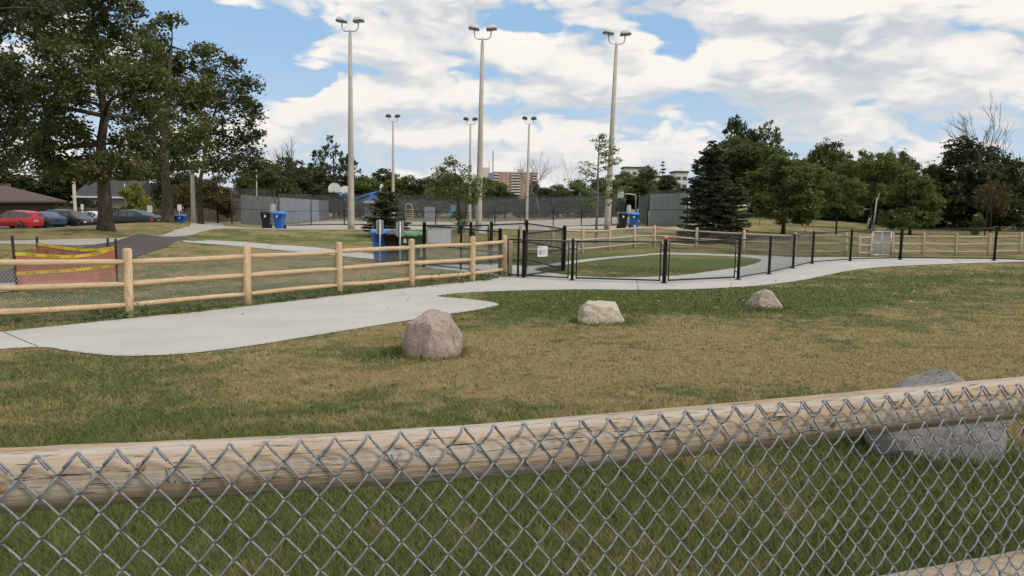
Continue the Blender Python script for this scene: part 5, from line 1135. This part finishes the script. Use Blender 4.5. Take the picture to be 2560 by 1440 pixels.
for i, (px, hw) in enumerate(((860, 45), (930, 45), (1000, 45), (1070, 45), (1150, 45), (1230, 50), (1310, 45), (1390, 50), (1460, 45), (1530, 45))):
    tree('bush', 'leaf_dark', ('hedge shrub behind the basketball stand', 'hedge shrub behind the play tower', 'hedge shrub behind the cream ladder', 'hedge shrub behind the climbing wall', 'hedge shrub behind the teal play panel', 'hedge shrub behind the middle floodlight', 'hedge shrub behind the third distant floodlight', 'hedge shrub below the bare branches', 'hedge shrub left of the sapling trunk', 'hedge shrub left of the right floodlight')[i], px, 552, 492 + (i * 7) % 9, hw, 138 + (i * 5) % 9, name='shrub', group='shrubs beyond the court')
GR = 'trees on the right'
for a in (('round', 'leaf_oak', 'large green tree behind the big spruce', 1835, 545, 345, 88, 80), ('round', 'leaf_dark', 'dark treetop rising highest behind the big spruce', 1830, 545, 298, 55, 96), ('sparse', 'leaf_oak', 'open crowned tall tree right of the highest treetop', 1905, 545, 305, 62, 92),
          ('round', 'leaf_dark', 'dark tree behind the maple', 2010, 545, 400, 75, 96), ('round', 'leaf_dark', 'dark tree behind the feathery trees', 2110, 548, 420, 80, 94), ('wispy', 'leaf_oak', 'feathery tree with the tallest top right of the maple', 2065, 560, 352, 60, 78), ('wispy', 'leaf_green', 'feathery green tree above the grey gate', 2175, 572, 372, 78, 60), ('wispy', 'leaf_oak', 'feathery tree top between the gate and the dark cedar', 2235, 570, 375, 60, 74),
          ('maple', 'leaf_green', 'young green tree right of the grey gate', 2275, 585, 425, 66, 54), ('wispy', 'leaf_green', 'young tree with a thin trunk right of the maple', 2090, 592, 430, 58, 50), ('round', 'leaf_dark', 'big dark tree right of the feathery trees', 2385, 580, 348, 85, 64), ('round', 'leaf_dark', 'dark tree under the bare branches', 2460, 580, 372, 65, 68),
          ('round', 'leaf_dark', 'dark tree at the right edge', 2545, 578, 425, 62, 72), ('round', 'leaf_dark', 'dark tree just beyond the right edge', 2640, 578, 420, 70, 72), ('sparse', 'leaf_rust', 'brownish thin tree in front of the big dark tree', 2475, 583, 430, 42, 58), ('bush', 'leaf_light', 'small lime green shrub by the right rail fence', 2443, 588, 533, 14, 55), ('bush', 'leaf_yellow', 'yellow bush between the spruce and the maple', 1880, 548, 468, 22, 78)): tree(*a, group=GR)
tree('maple', 'leaf_green', 'dense dark green maple with low branches behind the aged rail fence', 1957, 592, 378, 92, 47.5, group=GR, name='maple_tree')
for i, (px, hw, by) in enumerate(((2120, 55, 548), (2190, 60, 553), (2260, 60, 560), (2330, 60, 566), (2420, 55, 572), (2500, 55, 574), (1935, 55, 538), (1790, 60, 545), (2040, 50, 543))):
    tree('bush', 'leaf_dark', ('dark undergrowth shrub left of the white birch stem', 'dark undergrowth shrub behind the grey gate', 'dark undergrowth shrub behind the young green tree', 'dark undergrowth shrub left of the big dark trunk', 'dark undergrowth shrub right of the big dark trunk', 'dark undergrowth shrub near the right edge', 'dark undergrowth shrub behind the maple', 'dark undergrowth shrub behind the big spruce', 'dark undergrowth shrub right of the maple')[i], px, by + 3, by - 92, hw * 1.15, 82 + i, name='shrub', group='undergrowth on the right', hit=True)
for a in (('round', 'leaf_oak', 'broad olive tree mass between the big spruce and the maple', 1900, 545, 372, 70, 84), ('round', 'leaf_oak', 'olive tree filling the gap right of the maple', 2040, 550, 412, 62, 82), ('round', 'leaf_green', 'green tree filling the gap left of the gate', 2140, 553, 405, 62, 80), ('round', 'leaf_oak', 'olive tree filling the gap behind the gate', 2225, 560, 415, 62, 80), ('round', 'leaf_dark', 'dark tree filling the gap left of the big dark tree', 2325, 570, 415, 55, 78)): tree(*a, group=GR)
for a in (('wispy', 'leaf_light', 'thin staked sapling on the slope left of the maple', 1899, 562, 508, 16, 64), ('wispy', 'leaf_rust', 'thin sapling on the slope right of the maple trunk', 2012, 588, 515, 16, 52)): tree(*a, group=GR)
# young tree by the pen, leafy to the ground
bY = base_at(1147, 584, 46)
broadleaf('young leafy tree standing beside the entrance pen', bY, ptrunk(bY, 46, ((1148, 545), (1146, 510), (1142, 470), (1138, 430), (1132, 405))), plobes(46, ((1135, 425, 42, 24), (1118, 458, 52, 26), (1165, 462, 44, 28), (1140, 492, 60, 22), (1185, 482, 30, 20), (1100, 480, 34, 20), (1148, 540, 22, 22), (1155, 560, 20, 14), (1130, 405, 16, 14)), jit=.5), 'leaf_green', 'bark_dark', 77, .085, clump=.33, per=22, lsize=.12, density=.7, name='young_tree')

# --- conifers
def spruce(label, base, H, R, needle, seed, whorls=26, z0=.06, per=1.0, group=None, droop=.28, power=.85, name='spruce_tree', nsize=1.0):
    rng = np.random.default_rng(seed); t = thing(name, label, 'tree', base, 0, group); m = MB(); m.tube([(0, 0, -.1), (0, 0, H * .5), (0, 0, H)], [.022 * H, .013 * H, .002 * H], 8); V = []; Fc = []; RN = []; nv = 0
    for w in range(whorls):
        u = (w + rng.uniform(-.3, .3)) / whorls; u = min(max(u, 0), .985); z = H * (z0 + (1 - z0) * u); r = R * (1 - u) ** power * rng.uniform(.82, 1.1) + .03 * R; nb = int(rng.integers(7, 11)) if u < .85 else 5
        for b in range(nb):
            a = rng.uniform(0, 6.283); L = r * rng.uniform(.72, 1.12); dr = droop * (1 - u) - .25 * u; dirv = np.array((math.cos(a), math.sin(a), 0))
            q = lambda s: dirv * L * s + np.array((0, 0, z - dr * L * s + .16 * L * s * s))
            m.tube([Vector(q(s)) for s in (0, .5, 1)], [.010 * H * (1 - u) * .6 + .006, .006 + .002 * H * (1 - u), .003], 4, cap=False)
            k = max(5, int(L / H * 95 * per)); s = rng.uniform(.12, 1.0, k) ** .8; c = np.array([q(x) for x in s]); side = np.array((-dirv[1], dirv[0], 0)); wd = (1.02 - s) * L * .42 + .02 * H * nsize
            c = c + side[None] * (rng.uniform(-1, 1, k) * wd)[:, None]; c[:, 2] -= rng.uniform(0, .018, k) * H
            ln = (.052 * H * nsize * rng.uniform(.6, 1.2, k))[:, None]; d2 = dirv[None] * .8 + side[None] * rng.uniform(-.9, .9, k)[:, None] + np.array((0, 0, 1))[None] * rng.uniform(-.5, .25, k)[:, None]; d2 /= np.linalg.norm(d2, axis=1)[:, None]
            sd = np.cross(d2, rng.normal(0, 1, (k, 3))); sd /= np.linalg.norm(sd, axis=1)[:, None]; hw = ln * .17
            V.append(np.stack([c - d2 * ln * .4, c + sd * hw, c + d2 * ln * .6, c - sd * hw], 1).reshape(-1, 3)); Fc.append(np.arange(k * 4).reshape(-1, 4) + nv); nv += k * 4
            RN.append(np.repeat(np.clip(.35 * rng.uniform(0, 1) + .5 * s * rng.uniform(.4, 1, k), 0, 1), 4))
    m.build('trunk', 'bark_dark', t); stuff(link('crown', np_mesh('crown', np.concatenate(V), np.concatenate(Fc), {'rnd': np.concatenate(RN)}), needle, t)); return t
def spruce_at(label, px, by, top, hw, d, needle, seed, **k):
    b = base_at(px, by, d); return spruce(label, b, P(px, top, d).z - b.z, hw * d / F, needle, seed, **k)
spruce_at('small dense spruce behind the blue and green bins', 966, 584, 466, 66, 44, 'needle_light', 3, whorls=21, per=2.6, power=.72, nsize=1.6)
spruce_at('large dark spruce in front of the pale panel wall', 1768, 592, 352, 88, 46, 'needle', 5, whorls=34, per=2.0, power=.72, nsize=1.15)
spruce_at('smaller lighter spruce against the right side of the large spruce', 1838, 586, 440, 52, 45, 'needle_light', 7, whorls=20, per=1.6, power=.65, nsize=1.2)
spruce_at('distant spiky spruce top above the trees right of the floodlight', 1652, 552, 398, 26, 128, 'needle', 9, whorls=16, per=.7)
# thin sapling with long level branches
bS = base_at(1490, 590, 42); t = thing('sapling', 'thin open sapling with long level branches left of the right floodlight', 'tree', bS); rng = np.random.default_rng(4); HS = P(1491, 335, 42).z - bS.z; m = MB(); m.tube([(0, 0, -.1), (.02, 0, HS * .4), (0, .02, HS * .75), (.03, 0, HS)], [.075, .06, .035, .012], 8); cen = []
for i in range(36):
    u = .30 + .68 * (i + rng.uniform(0, .6)) / 36; a = rng.choice([0, math.pi]) + rng.normal(0, .6); L = (2.3 * (1 - u) ** .8 + .25) * rng.uniform(.55, 1.1); e = np.array((math.cos(a), math.sin(a), rng.uniform(-.05, .4))); z = HS * u
    q = [Vector(e * L * s + np.array((0, 0, z + .14 * L * s * s))) for s in (0, .4, .75, 1)]; m.tube(q, [.02, .014, .009, .004], 4, cap=False)
    for s in np.linspace(.3, 1, max(3, int(L * 5.5))): cen.append(np.array(e * L * s + np.array((0, 0, z + .14 * L * s * s))) + rng.normal(0, .05, 3) * (1, 1, .5))
m.build('trunk', 'bark_grey', t); v, f, rn = leaves(np.array(cen), .22, 12, .095, rng, flat=.5); stuff(link('crown', np_mesh('crown', v, f, {'rnd': rn}), 'leaf_light', t))

# --- bare trees
def bare(label, base, H, R, seed, mat='bark_grey', gens=4, r0=None, group='bare trees', spread=.5, stems=3):
    rr = random.Random(seed); t = thing('bare_tree', label, 'tree', base, 0, group); tr = MB(); br = MB(); r0 = r0 or H * .014
    def grow(m, p, d, L, r, g):
        pts = [p]; q = p; dd = Vector(d)
        for i in range(4): dd = (dd + Vector((rr.gauss(0, .09), rr.gauss(0, .09), .05))).normalized(); q = q + dd * L / 4; pts.append(q)
        m.tube(pts, [r, r * .88, r * .76, r * .66, r * .56], 6 if g < 2 else 4, cap=False)
        if g < gens:
            for k in range(3 if g else stems + 1):
                a = rr.uniform(0, 6.283); s = spread * rr.uniform(.6, 1.3); side = dd.orthogonal().normalized(); side.rotate(Matrix.Rotation(a, 3, dd)); grow(br, pts[rr.choice((2, 3, 4, 4))], (dd + side * s).normalized(), L * rr.uniform(.55, .8), r * .58, g + 1)
    grow(tr, Vector((0, 0, -.1)), Vector((rr.uniform(-.05, .05), 0, 1)), H * .36, r0, 0); tr.build('trunk', mat, t); br.build('branches', mat, t); return t
def bare_at(label, px, by, top, d, seed, **k):
    b = base_at(px, by, d); return bare(label, b, (P(px, top, d).z - b.z) * 1.05, 0, seed, **k)
bare_at('tall bare tree rising over the dark trees at the right', 2470, 578, 262, 76, 3, spread=.42, gens=5, mat='bark_grey')
bare_at('dead tree with bare forked branches above the left court trees', 765, 552, 322, 122, 11, spread=.45, gens=4, r0=.22, mat='bark_oak')
bare_at('fine bare tree in front of the right half of the apartment block', 1318, 552, 392, 135, 6, spread=.5, gens=5, r0=.10)
bare_at('fine bare tree at the right end of the apartment block', 1350, 552, 398, 138, 16, spread=.5, gens=5, r0=.10)
bare_at('small bare tree right of the apartment block', 1422, 552, 402, 142, 22, spread=.5, gens=5, r0=.09)
bare_at('grey leafless tree low at the far right', 2462, 588, 470, 54, 31, spread=.4, gens=5, r0=.05, mat='bark_dark')
for i, (px, by, top, lean) in enumerate(((2182, 580, 495, .05), (2166, 569, 545, .2))):
    b = base_at(px, by, 57); t = thing('birch_stem', ('white birch stem standing behind the grey gate', 'short leaning white birch stem left of the taller one')[i], 'tree', b); h = P(px, top, 57).z - b.z; m = MB(); m.tube([(0, 0, -.1), (lean * h * .5, 0, h * .5), (lean * h, 0, h)], [.07, .06, .045], 8); m.build('trunk', 'bark_pale', t)
    m = MB(); m.tube([(lean * h * .8, 0, h * .8), (lean * h + .2, .1, h * 1.15)], [.03, .015], 5); m.build('branch', 'bark_pale', t)

# ------------------------------------------------------------------ weeds along the cedar fence
rng = np.random.default_rng(9); cen = []; rad = []
for i in range(1, len(LP_) - 1):
    a, b = LP_[i], LP_[i + 1]
    for k in range(int((b - a).length * 7)):
        u = rng.uniform(); q = a.lerp(b, u); e = (b - a).normalized(); q = q + Vector((e.y, -e.x, 0)) * rng.uniform(-.25, .28); cen.append((q.x, q.y, hz(q.x, q.y) + rng.uniform(.03, .12))); rad.append(rng.uniform(.06, .24) if rng.uniform() > .2 else .40)
v, f, rn = leaves(np.array(cen), np.array(rad), 22, .055, rng, flat=.55); o = stuff(link('weeds', np_mesh('weeds', v, f, {'rnd': rn}), 'leaf_light')); o['label'] = 'low green weeds growing along the foot of the cedar fence'; o['category'] = 'weeds'
